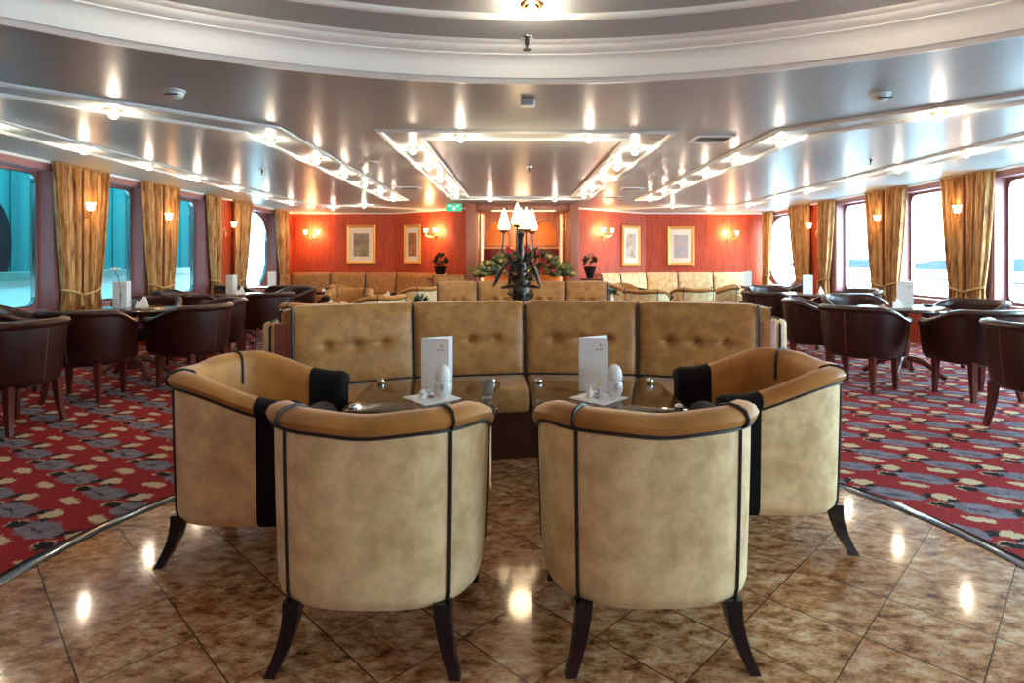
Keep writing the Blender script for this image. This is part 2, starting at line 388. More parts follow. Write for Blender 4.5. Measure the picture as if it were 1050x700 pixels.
# side walls with window openings
FAR = [.2-1.63*2, .2-1.63, .17, 1.79, 3.41, 5.03, 6.65, 8.27, 9.90]
def oval(cy, cz, a, b, n=2.6, K=40):
    o = []
    for k in range(K):
        t = 2*pi*k/K; c, s = cos(t), sin(t)
        o.append((cy+a*math.copysign(abs(c)**(2/n), c), cz+b*math.copysign(abs(s)**(2/n), s)))
    return o
def rrect(y0, z0, y1, z1, r, K=6):
    o = []
    for cy, cz, a0 in ((y1-r,z1-r,0),(y0+r,z1-r,90),(y0+r,z0+r,180),(y1-r,z0+r,270)):
        for k in range(K+1):
            a = radians(a0+90*k/K); o.append((cy+r*cos(a), cz+r*sin(a)))
    return o
ZS, ZT = .62, 2.22
win_n = [1]
def side(xw, xg, k, nm):
    sg = 1 if xw > 0 else -1
    xb = xg+sg*.06
    mb = MB(); ops = [(f*k-1.06*k, f*k) for f in FAR] + [(11.30*k, 12.85*k)]
    def bx(y0, z0, y1, z1): mb.box(min(xw,xb), y0, z0, max(xw,xb), y1, z1)
    ys = [YF] + [v for o in ops for v in o] + [YB+.1]
    for i in range(0, len(ys), 2):
        if ys[i+1] > ys[i]: bx(ys[i], 0, ys[i+1], ZC)
    for a, b in ops: bx(a, 0, b, ZS); bx(a, ZT, b, ZC)
    struct('wall_'+nm, mb, M['red'])
    # lined reveals
    rv = MB()
    for a, b in ops:
        for y0, y1 in ((a, a+.02), (b-.02, b)): rv.box(min(xw,xg), y0, ZS, max(xw,xg), y1, ZT)
        rv.box(min(xw,xg), a, ZS, max(xw,xg), b, ZS+.02)
        rv.box(min(xw,xg), a, ZT-.02, max(xw,xg), b, ZT)
        rx = xw-sg*.012
        for y0, y1 in ((a-.11,a),(b,b+.11)): rv.box(min(xw,rx), y0, ZS-.1, max(xw,rx), y1, ZT+.06)
        rv.box(min(xw,rx), a, ZT, max(xw,rx), b, ZT+.06); rv.box(min(xw,rx), a, ZS-.1, max(xw,rx), b, ZS)
    struct('trim_%d' % TN[0], rv, M['reveal']); TN[0] += 1
    for i, (a, b) in enumerate(ops):
        a2, b2 = a+.02, b-.02
        if i < len(ops)-1: hole = rrect(a2+.03, ZS+.05, b2-.03, ZT-.05, .10); K = 7
        else: hole = oval((a+b)/2, (ZS+ZT)/2-.02, (b-a)/2-.04, (ZT-ZS)/2-.02, 2.3, 28); K = None
        c = ((a2+b2)/2, (ZS+ZT)/2)
        out = [to_rect(p[0], p[1], c[0], c[1], a2, b2, ZS+.02, ZT-.02) for p in hole]
        x0, x1 = xg-sg*.02, xg+sg*.03
        lip = [(c[0]+(p[0]-c[0])*.975, c[1]+(p[1]-c[1])*.985) for p in hole]
        fr = MB().grid([[(x1,*p) for p in hole], [(x0,*p) for p in hole], [(x0,*p) for p in out], [(x1,*p) for p in out]], closed_v=True, closed_u=True)
        wf = struct('window_%d' % win_n[0], fr, M['reveal']); 
        rim = MB().grid([[(xg+sg*.01,*p) for p in hole], [(x0-sg*.012,*p) for p in hole], [(x0-sg*.012,*p) for p in lip], [(xg+sg*.01,*p) for p in lip]], closed_v=True, closed_u=True)
        rim.obj('window_frame', M['chrome'], wf, False)
        gl = MB().add([(xg+sg*.015, y, z) for y, z in hole], [tuple(range(len(hole)))])
        gl.obj('pane', M['glass'], wf, False)
        win_n[0] += 1
    pl = bpy.data.lights.new('window_portal', 'AREA'); pl.shape = 'RECTANGLE'; pl.size = ZT-ZS+.2; pl.size_y = YB-YF; pl.cycles.is_portal = True
    po = bpy.data.objects.new('window_portal', pl); COL.objects.link(po); po.location = (xg+sg*.1, (YB+YF)/2, (ZT+ZS)/2); po.rotation_euler = (0, sg*pi/2, 0)
    return ops
opsL = side(XL, GL, 1.0, 'left'); opsR = side(XR, GR, KR, 'right')
# back wall, straight part and angled part on each side
def vwall(name, p, q, th, mat, z0=0, z1=None):
    z1 = ZC if z1 is None else z1
    p = Vector(p); q = Vector(q); d = (q-p).normalized(); n = Vector((-d.y, d.x))
    if n.y < 0: n = -n
    a, b = p+n*th, q+n*th
    return struct(name, MB().hexa([(p.x,p.y,z0),(q.x,q.y,z0),(b.x,b.y,z0),(a.x,a.y,z0),(p.x,p.y,z1),(q.x,q.y,z1),(b.x,b.y,z1),(a.x,a.y,z1)]), mat)
vwall('wall_back_left', (XL-.1,YB), (-2.8,YB), .12, M['red']); vwall('wall_back_right', (3.1,YB), (XR+.1,YB), .12, M['red'])
vwall('wall_back_left_angled', (-2.8,YB), (-.95,12.35), .12, M['red']); vwall('wall_back_right_angled', (1.27,12.35), (3.1,YB), .12, M['red'])
vwall('wall_back_alcove', (-.95,13.3), (1.27,13.3), .12, M['amber'])
vwall('wall_front', (XL-.2,YF), (XR+.2,YF), .1, M['red'])
for a, b, nm in (((-.95,12.35),(-.95,13.3),'wall_alcove_left'), ((1.27,12.35),(1.27,13.3),'wall_alcove_right')):
    x = a[0]; struct(nm, MB().box(min(x,x*1.06),12.36,0,max(x,x*1.06),13.3,ZC), M['column'])

# ------------------------------------------------------------------ ceiling lights
def make_downlight():
    t = thing('ceiling_downlight', '', 'ceiling light', (0,0,0))
    MB().lathe([(.055,0.0),(.055,-.008),(.045,-.012),(.036,-.010),(.036,0)], seg=20).obj('trim_ring', M['brass'], t)
    MB().lathe([(.012,-.004),(.018,-.012),(.029,-.026),(.032,-.040),(.026,-.054),(.013,-.063),(.003,-.065)], seg=16).obj('bulb', M['bulb'], t)
    l = bpy.data.lights.new('downlight_glow', 'POINT'); l.energy = 2.6; l.color = (1,.80,.60); l.shadow_soft_size = .02
    lo = bpy.data.objects.new('downlight_glow', l); COL.objects.link(lo); lo.parent = t; lo.location = (0,0,-.095)
    return t
dl0 = make_downlight(); used = [0]
ORD = ['nearest','second','third','fourth','fifth','sixth','seventh','eighth','ninth','tenth']
def downlights(pts, row, group, z=None):
    for i, (x, y) in enumerate(pts):
        loc = (x, y, ZC if z is None else z)
        lab = ('%s lit ceiling bulb in %s' % (ORD[i], row)) if len(pts) > 1 else 'lit ceiling bulb '+row
        if used[0] == 0: dl0.location = loc; dl0['label'] = lab; dl0['group'] = group; used[0] = 1
        else: dup(dl0, loc, 0, lab, group)
downlights([(-.995,5.77),(-.995,6.8),(-.99,7.86),(-.98,8.9),(-.97,9.9)], 'the left side of the central ceiling frame', 'bulbs of the central ceiling frame')
downlights([(1.20,5.8),(1.20,6.8),(1.20,7.86),(1.19,8.9),(1.19,9.9)], 'the right side of the central ceiling frame', 'bulbs of the central ceiling frame')
downlights([(-.47,5.16)], 'at the front edge of the central ceiling frame, over the left table', 'bulbs of the central ceiling frame')
downlights([(.67,5.19)], 'at the front edge of the central ceiling frame, over the right table', 'bulbs of the central ceiling frame')
downlights([(-.43,10.42),(.73,10.42)], 'the back edge of the central frame, counted from the left', 'bulbs of the central ceiling frame')
downlights([(-2.95,4.31),(-2.22,5.33),(-2.14,6.35),(-2.14,7.4),(-2.14,8.4),(-2.14,9.4),(-2.14,10.4)], 'the bent trough left of the central frame', 'bulbs of the inner left trough')
downlights([(3.19,4.39),(2.44,5.37),(2.42,6.4),(2.42,7.4),(2.42,8.4),(2.42,9.4),(2.42,10.4)], 'the bent trough right of the central frame', 'bulbs of the inner right trough')
downlights([(-4.24,4.75),(-4.24,5.77),(-4.22,6.76),(-4.22,7.8),(-4.22,8.9),(-4.23,10.0),(-4.23,11.1)], 'the straight trough along the left windows', 'bulbs of the outer left trough')
downlights([(4.6,4.9),(4.6,5.95),(4.6,7.0),(4.6,8.05),(4.6,9.2),(4.6,10.3),(4.6,11.5)], 'the straight trough along the right windows', 'bulbs of the outer right trough')
downlights([(-3.0,11.7),(-3.8,12.3)], 'the far left corner before the red wall', 'bulbs of the far corners')
downlights([(3.2,11.8),(4.2,12.6)], 'the far right corner before the red wall', 'bulbs of the far corners')
downlights([(.09,2.92)], 'hanging under the raised round ceiling, above the front chairs', 'bulbs of the round ceiling', ZU)
# the rest of that ring, outside the frame
for j in range(1, 12):
    a_ = pi/2+j*pi/6; dup(dl0, (.14+3.17*cos(a_), -.25+3.17*sin(a_), ZU), 0, 'lit ceiling bulb of the round ceiling ring, outside the picture', 'bulbs of the round ceiling')

# detectors, sprinklers, vents, exit sign
def lath(name, prof, mat, par, seg=20, c=(0,0,0)): return MB().lathe(prof, c, seg).obj(name, mat, par)
def detector(x, y, label):
    t = thing('smoke_detector', label, 'smoke detector', (x,y,ZC), 0, 'smoke detectors on the ceiling')
    lath('mounting_plate', [(.062,0),(.062,-.012),(.055,-.014)], M['white'], t); lath('sensor_housing', [(.050,-.012),(.052,-.03),(.045,-.036),(.044,-.044),(.028,-.052),(.01,-.054)], M['white'], t)
    MB().box(-.045,-.056,-.042,.045,-.044,-.036).obj('vent_slot', M['dark'], t)
detector(-2.2,3.8,'white round smoke detector on the ceiling, left of the centre')
detector(2.43,3.88,'white round smoke detector on the ceiling, right of the centre')
t = thing('motion_sensor', 'small boxy white sensor on the ceiling just behind the round cove', 'sensor', (.095,4.02,ZC))
MB().box(-.05,-.03,-.05,.05,.03,0,.008).obj('housing', M['white'], t); MB().box(-.04,-.036,-.046,.04,-.028,-.02,.003).obj('lens', simple('sensor_lens',(.45,.62,.72),.1), t)
def sprinkler(x, y, label, z=ZC, s=1):
    t = thing('sprinkler_head', label, 'sprinkler', (x,y,z), 0, 'ceiling sprinklers')
    lath('escutcheon', [(.035*s,0),(.034*s,-.006),(.012*s,-.012)], M['chrome'], t, 16)
    lath('nozzle', [(.010*s,-.008),(.010*s,-.035*s),(.004*s,-.04*s),(.004*s,-.055*s),(.02*s,-.057*s),(.02*s,-.06*s)], M['bronze'], t, 12)
sprinkler(.075,3.36,'dark sprinkler head under the raised round ceiling', ZU, 1.2)
sprinkler(.18,6.95,'small sprinkler head inside the central ceiling frame')
sprinkler(3.9,6.4,'small sprinkler head between the two right ceiling troughs')
sprinkler(-3.1,7.2,'small sprinkler head between the two left ceiling troughs')
def vent(x, y, label, wx=.34, wy=.30):
    t = thing('ceiling_vent', label, 'vent', (x,y,ZC), 0, 'ceiling vents')
    a, b = wx/2, wy/2
    f = MB(); f.box(-a,-b,-.012,a,-b+.03,0); f.box(-a,b-.03,-.012,a,b,0); f.box(-a,-b+.03,-.012,-a+.03,b-.03,0); f.box(a-.03,-b+.03,-.012,a,b-.03,0); f.obj('frame', M['white'], t, False)
    MB().box(-a+.03,-b+.03,-.004,a-.03,b-.03,-.001).obj('backing', M['dark'], t, False)
    s = MB()
    for k in range(7):
        y_ = -b+.05+k*(wy-.1)/6; s.hexa([(-a+.03,y_-.012,-.010),(a-.03,y_-.012,-.010),(a-.03,y_-.006,-.010),(-a+.03,y_-.006,-.010),(-a+.03,y_+.004,-.003),(a-.03,y_+.004,-.003),(a-.03,y_+.010,-.003),(-a+.03,y_+.010,-.003)])
    s.obj('louvre', M['grille'], t, False)
vent(1.80,5.33,'louvred ceiling vent nearest the camera, right of the central frame')
vent(-1.6,9.0,'far louvred ceiling vent left of the central frame'); vent(1.83,9.1,'nearer of two small far vents right of the central frame'); vent(1.72,10.3,'farther of two small far vents right of the central frame')
t = thing('access_hatch', 'flush pale round speaker cover on the ceiling left of the central frame', 'speaker', (-1.62,6.6,ZC))
lath('cover', [(.10,0),(.10,-.008),(.09,-.010)], M['white'], t); lath('grille', [(.085,-.009),(.085,-.012),(.01,-.013)], M['grille'], t)
t['category'] = 'ceiling speaker'; t.name = 'ceiling_speaker'
# exit sign
t = thing('exit_sign', 'small green illuminated exit sign hanging from the ceiling', 'exit sign', (-1.13,11.0,ZC))
MB().box(-.15,-.02,-.19,.15,.02,-.05,.006).obj('sign_box', M['green'], t); 
hm = MB(); hm.tube([(-.1,0,0),(-.1,0,-.055)],.006); hm.tube([(.1,0,0),(.1,0,-.055)],.006); hm.obj('hanger', M['chrome'], t)
fg = MB(); fg.hexa([(-.035,-.024,-.155),(.035,-.024,-.155),(.035,-.021,-.155),(-.035,-.021,-.155),(-.04,-.024,-.075),(.04,-.024,-.075),(.04,-.021,-.075),(-.04,-.021,-.075)])
pict = MB()
def quad(mb_, pts, y0, y1):
    mb_.hexa([(pts[0][0],y0,pts[0][1]),(pts[1][0],y0,pts[1][1]),(pts[1][0],y1,pts[1][1]),(pts[0][0],y1,pts[0][1]),(pts[3][0],y0,pts[3][1]),(pts[2][0],y0,pts[2][1]),(pts[2][0],y1,pts[2][1]),(pts[3][0],y1,pts[3][1])])
quad(pict, [(-.012,-.17),(.012,-.17),(.012,-.10),(-.012,-.10)], -.025, -.0205)          # arrow shaft pointing down
pict.hexa([(-.002,-.025,-.18),(.002,-.025,-.18),(.002,-.0205,-.18),(-.002,-.0205,-.18),(-.045,-.025,-.13),(.045,-.025,-.13),(.045,-.0205,-.13),(-.045,-.0205,-.13)])
quad(pict, [(-.10,-.10),(-.06,-.10),(-.06,-.08),(-.10,-.08)], -.025, -.0205); quad(pict, [(.06,-.10),(.10,-.10),(.10,-.08),(.06,-.08)], -.025, -.0205)
pict.obj('pictogram', M['exitwhite'], t, False)

# ------------------------------------------------------------------ tub chairs
def superpath(a, b, yf, wf, n=2.6, K=64):
    """plan outline from rear centre (0,-b) round the right side to the arm front (wf,yf), resampled evenly; returns points,normals,total length"""
    raw = []
    for k in range(400):
        t = pi/2*k/399; raw.append((a*sin(t)**(2/n), -b*cos(t)**(2/n)))
    for k in range(1, 60): s_ = k/59; raw.append((a+(wf-a)*s_*s_, yf*s_))
    L = [0]
    for i in range(1, len(raw)): L.append(L[-1]+math.dist(raw[i], raw[i-1]))
    T = L[-1]; P = []; j = 0
    for k in range(K+1):
        s_ = T*k/K
        while j < len(L)-2 and L[j+1] < s_: j += 1
        f = (s_-L[j])/max(L[j+1]-L[j],1e-9); P.append((raw[j][0]+(raw[j+1][0]-raw[j][0])*f, raw[j][1]+(raw[j+1][1]-raw[j][1])*f))
    return P, T
def tub(name, spec, label, cat='armchair', group=None):
    a, b, yf, wf, n = spec['plan']; K = 40
    half, T = superpath(a, b, yf, wf, n, K)
    full = [(-x,y) for x, y in half[:0:-1]] + half
    S = [-T+T*i/K for i in range(2*K+1)]
    nrm = []
    for i in range(len(full)):
        p, q = full[max(i-1,0)], full[min(i+1,len(full)-1)]; d = Vector((q[0]-p[0], q[1]-p[1])).normalized(); nrm.append(Vector((d.y, -d.x)))
    zb, hb, ha, tk = spec['zb'], spec['hb'], spec['ha'], spec['thick']
    def hh(s):
        u = abs(s)/T; v = min(max((u-spec['u0'])/(spec['u1']-spec['u0']),0),1); v = v*v*(3-2*v)
        h = hb+(ha-hb)*v - spec['dip']*math.exp(-(u/.14)**2)
        return h
    def prof_out(h):
        tp = spec['taper']; pr = [(-.06,zb), (-.022,zb+.004), (-.006,zb+.022)]
        pr = [(o-tp, z) for o, z in pr]
        for k in range(1,7):
            z = zb+.03+(h-.058-zb-.03)*k/6; pr.append((-tp*(1-k/6)**1.3, z))
        pr.insert(3, (-tp, zb+.045))
        return pr
    def prof_in(h):
        r = spec['roll']
        return [(.001,h-.058),(.012+r*.3,h-.045),(.016+r*.4,h-.028),(.010+r*.2,h-.010),(-.010,h),(-tk*.5,h+.003),(-tk*.85,h-.008),(-tk*1.05,h-.03),(-tk*1.1,h-.07),(-tk*1.12,h-.14),(-tk*1.1,.42),(-tk*1.0,.33)]
    def P3(i, o, z): return (full[i][0]+nrm[i].x*o, full[i][1]+nrm[i].y*o, z)
    t = thing(name, label, cat, (0,0,0), 0, group)
    idx = range(len(full)); 
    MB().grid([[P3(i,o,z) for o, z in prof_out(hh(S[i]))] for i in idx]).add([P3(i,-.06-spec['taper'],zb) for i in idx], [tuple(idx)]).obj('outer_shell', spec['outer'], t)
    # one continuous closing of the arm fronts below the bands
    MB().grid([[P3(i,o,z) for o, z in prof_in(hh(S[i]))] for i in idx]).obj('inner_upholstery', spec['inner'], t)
    def band(i0, i1, off, nm, mat):
        rows = []
        for i in range(i0, i1+1):
            h = hh(S[i]); loop = [(o+off,z-(off if k == 0 else 0)) for k, (o,z) in enumerate(prof_out(h))] + [(o+(off if k < 6 else -off), z+(off if 3 <= k <= 8 else 0)) for k, (o,z) in enumerate(prof_in(h))] + [(-tk*1.0, zb-off)]
            rows.append([P3(i,o,z) for o, z in loop])
        MB().grid(rows, closed_v=True, cap0=True, cap1=True).obj(nm, mat, t)
    nb = spec['band']
    last = len(full)-1
    # arm fronts: rounded end pads
    for e, (i0, i1) in enumerate(((0, nb), (last-nb, last))):
        band(i0, i1, .004, 'arm_band', spec['bandmat'])
        ie = 0 if e == 0 else last; h = hh(S[ie]); base = [P3(ie,o,z) for o, z in prof_out(h)+prof_in(h)+[(-tk, zb)]]
        cen = Vector((sum(p[0] for p in base)/len(base), 0, (h+zb)/2)); rows = []
        for d, k in ((-.002,1.0),(.012,.985),(.022,.93),(.028,.82)):
            rows.append([(cen.x+(p[0]-cen.x)*k, p[1]+d, cen.z+(p[2]-cen.z)*(1-(1-k)*.25)) for p in base])
        MB().grid(rows, closed_v=True, cap0=True, cap1=True).obj('arm_front', spec['bandmat'], t)
    # seat and seat rail
    inner = [P3(i, -tk*.95, 0)[:2] for i in idx]
    inner = [p for p in inner]
    yfr = yf+.012
    MB().prism(inner[::1], .30, .455, .035).obj('seat_cushion', spec['inner'], t)
    xi = abs(inner[0][0]); MB().box(-xi, yf-.06, zb, xi, yf+.01, .31, .012).obj('seat_rail', spec['outer'], t)
    # piping
    if spec['pipe']:
        MB().tube([P3(i,.006,hh(S[i])-.058) for i in range(nb, last-nb+1)], spec['pr'], 6).obj('rim_piping', spec['pipemat'], t)
    for us in spec['seams']:
        i = min(range(len(S)), key=lambda k: abs(S[k]-us*T)); h = hh(S[i])
        po = prof_out(h)[2:]; pi_ = prof_in(h)
        pts = [P3(i, o+.002, z) for o, z in po] + ([P3(i, o+(.004 if k < 6 else -.004), z+(.003 if 3 <= k <= 8 else 0)) for k, (o,z) in enumerate(pi_[:-2])] if spec['seam_over'] else [])
        MB().tube(pts, spec['pr'], 6).obj('seam_piping', spec['pipemat'], t)
    # legs
    for sx in (-1, 1):
        for rear in (1, 0):
            x, y = spec['legr'] if rear else spec['legf']; x *= sx; s0, s1 = spec['legw']
            dx, dy = (spec['splay'] if rear else spec['splayf']); dx *= sx
            rows = []
            for k in range(7):
                u = k/6; z = (zb+.02)*(1-u); q = u*u*1.0; ww = s0+(s1-s0)*u
                cx, cy = x+dx*q, y+dy*q
                rows.append([(cx-ww,cy-ww,z),(cx+ww,cy-ww,z),(cx+ww,cy+ww,z),(cx-ww,cy+ww,z)])
            m_ = MB().grid(rows, closed_v=True, cap0=True, cap1=True); m_.obj('leg', spec['leg'], t, False)
    return t
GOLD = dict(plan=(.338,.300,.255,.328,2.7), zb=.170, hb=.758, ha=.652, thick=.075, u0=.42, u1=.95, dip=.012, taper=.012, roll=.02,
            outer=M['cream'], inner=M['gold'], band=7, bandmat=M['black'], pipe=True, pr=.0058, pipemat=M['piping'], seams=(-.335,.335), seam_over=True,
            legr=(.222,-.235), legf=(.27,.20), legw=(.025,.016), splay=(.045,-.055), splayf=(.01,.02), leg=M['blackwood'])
LEA = dict(plan=(.335,.30,.23,.315,2.3), zb=.31, hb=.775, ha=.665, thick=.055, u0=.40, u1=.95, dip=.0, taper=.035, roll=.012,
           outer=M['leather'], inner=M['leather'], band=1, bandmat=M['leather'], pipe=False, pr=.0025, pipemat=M['stitch'], seams=(-.0,), seam_over=False,
           legr=(.19,-.19), legf=(.22,.17), legw=(.026,.015), splay=(.025,-.035), splayf=(.0,.01), leg=M['mahogany'])
gc = tub('tub_armchair', GOLD, 'cream velvet tub armchair seen from behind, left of the two front chairs', group='cream velvet tub armchairs')
gc.location = (-.430,1.975,0); gc.rotation_euler = (0,0,radians(-1))
dup(gc, (.425,1.985,0), radians(1), 'cream velvet tub armchair seen from behind, right of the two front chairs')
dup(gc, (-1.095,2.55,0), radians(-90), 'cream velvet tub armchair turned sideways at the left of the left table')
dup(gc, (1.095,2.65,0), radians(90), 'cream velvet tub armchair turned sideways at the right of the right table')
def face(x, y, tx, ty): return atan2(-(tx-x), ty-y)
far_gold = [(-2.1,6.2,-2.4,7.3,'gold tub armchair just behind the left end of the front banquette'),
    (-1.75,7.5,-2.4,7.9,'gold tub armchair behind the left banquette half, facing the windows'),
    (-2.5,8.85,-2.4,7.9,'gold tub armchair in the middle of the far left group'),
    (-2.95,10.2,-2.3,10.2,'gold tub armchair on the window side of the far left group'),
    (-1.6,9.7,-2.3,10.2,'gold tub armchair of the far left group closest to the centre'),
    (2.1,6.45,2.7,7.4,'gold tub armchair just behind the right end of the front banquette'),
    (2.03,9.0,2.8,10.4,'gold tub armchair of the far right group closest to the centre'),
    (2.88,9.45,2.8,10.4,'gold tub armchair in the middle of the far right group'),
    (3.58,10.12,2.8,10.4,'gold tub armchair of the far right group closest to the windows'),
    (2.1,10.9,2.8,10.4,'farthest gold tub armchair before the right wall banquette')]
for x, y, tx, ty, lab in far_gold: dup(gc, (x,y,0), face(x,y,tx,ty), lab)

# leather chairs round the window tables
lc = tub('leather_tub_chair', LEA, 'oxblood leather tub chair', 'armchair', 'oxblood leather tub chairs')
TBL = {'R1':(3.98,5.98), 'R2':(4.2,8.4), 'R3':(4.35,10.9), 'L1':(-3.85,5.9), 'L2':(-3.95,8.35), 'L3':(-4.3,10.7)}
first = [True]
def leather(x, y, tx, ty, lab):
    if first[0]:
        lc.location = (x,y,0); lc.rotation_euler = (0,0,face(x,y,tx,ty)); lc['label'] = lab; first[0] = False
    else: dup(lc, (x,y,0), face(x,y,tx,ty), lab)
for a in [(3.64,4.02,4.5,4.0,'oxblood leather tub chair cut off by the right picture edge, nearest on that side'),
    (4.04,5.13,3.98,5.98,'oxblood leather tub chair, back to camera, right one at the near right table'),
    (3.26,5.50,3.98,5.98,'oxblood leather tub chair with visible back seam, left one at the near right table'),
    (3.25,6.35,3.98,5.98,'oxblood leather tub chair half hidden behind the seamed chair, near right table'),
    (4.82,6.22,3.98,5.98,'oxblood leather tub chair by the window side of the near right table'),
    (4.05,6.95,3.98,5.98,'oxblood leather tub chair on the far side of the near right table'),
    (3.42,7.85,4.2,8.4,'oxblood leather tub chair at the second right table, beside the gold chairs'),
    (4.25,7.6,4.2,8.4,'oxblood leather tub chair on the near side of the second right table'),
    (4.95,8.5,4.2,8.4,'oxblood leather tub chair by the window at the second right table'),
    (4.05,9.25,4.2,8.4,'oxblood leather tub chair on the far side of the second right table'),
    (4.3,10.0,4.35,10.9,'oxblood leather tub chair at the farthest right table'),
    (5.05,10.6,4.35,10.9,'oxblood leather tub chair at the farthest right table, window side'),
    (-3.62,4.2,-4.6,4.3,'oxblood leather tub chair cut off by the left picture edge, nearest on that side'),
    (-3.72,5.08,-3.85,5.9,'oxblood leather tub chair, back to camera, left one at the near left table'),
    (-3.08,5.62,-3.85,5.9,'oxblood leather tub chair at the near left table, beside the cream armchair'),
    (-4.62,5.4,-3.85,5.9,'oxblood leather tub chair by the window at the near left table'),
    (-3.28,6.42,-3.85,5.9,'oxblood leather tub chair on the aisle and far side of the near left table'),
    (-4.2,6.7,-3.85,5.9,'oxblood leather tub chair on the far window side of the near left table'),
    (-3.25,7.68,-3.95,8.35,'oxblood leather tub chair on the aisle side of the second left table'),
    (-4.08,7.42,-3.95,8.35,'oxblood leather tub chair on the near side of the second left table'),
    (-3.45,9.15,-3.95,8.35,'oxblood leather tub chair at the far aisle side of the second left table'),
    (-4.7,8.2,-3.95,8.35,'oxblood leather tub chair by the window at the second left table'),
    (-3.85,9.95,-4.3,10.7,'oxblood leather tub chair on the aisle side of the farthest left table'),
    (-4.72,9.95,-4.3,10.7,'oxblood leather tub chair on the near side of the farthest left table')]:
    leather(*a)

# pedestal tables
def pedestal(label, loc, rz=0):
    t = thing('pedestal_table', label, 'table', loc, rz, 'round pedestal tables by the windows')
    MB().lathe([(.38,.678),(.405,.682),(.415,.692),(.412,.706),(.40,.712),(.01,.713)], seg=48).obj('tabletop', simple('polished_dark_top',(.045,.018,.014),.12,spec=.7) if 'ptop' not in M else M['ptop'], t)
    MB().lathe([(.10,.66),(.09,.677)], seg=24).obj('mounting_block', M['mahogany'], t)
    MB().lathe([(.055,.10),(.06,.16),(.045,.20),(.055,.28),(.062,.34),(.045,.42),(.032,.50),(.036,.60),(.06,.665)], seg=20).obj('pedestal', M['mahogany'], t)
    for k in range(4):
        a = pi/4+k*pi/2; pts = []; rr = []
        for j in range(8):
            u = j/7; r = .03+.33*u; z = .19-.02*u-.17*u*u*(1.0) + (.02*sin(pi*u)); z = max(z, .028)
            pts.append((r*cos(a), r*sin(a), z)); rr.append(.036-.010*u)
        MB().tube(pts, rr, 10).obj('foot', M['mahogany'], t)
    return t
M['ptop'] = simple('polished_dark_top', (.05,.02,.016), .12, spec=.7)
pt = pedestal('round dark pedestal table, nearest on the right by the windows', (*TBL['R1'],0))
for k, lab in (('R2','round dark pedestal table, second from the front on the right'), ('R3','round dark pedestal table, farthest on the right'),
               ('L1','round dark pedestal table with the vase, nearest on the left'), ('L2','round dark pedestal table, second from the front on the left'), ('L3','round dark pedestal table, farthest on the left')):
    dup(pt, (*TBL[k],0), .2, lab)

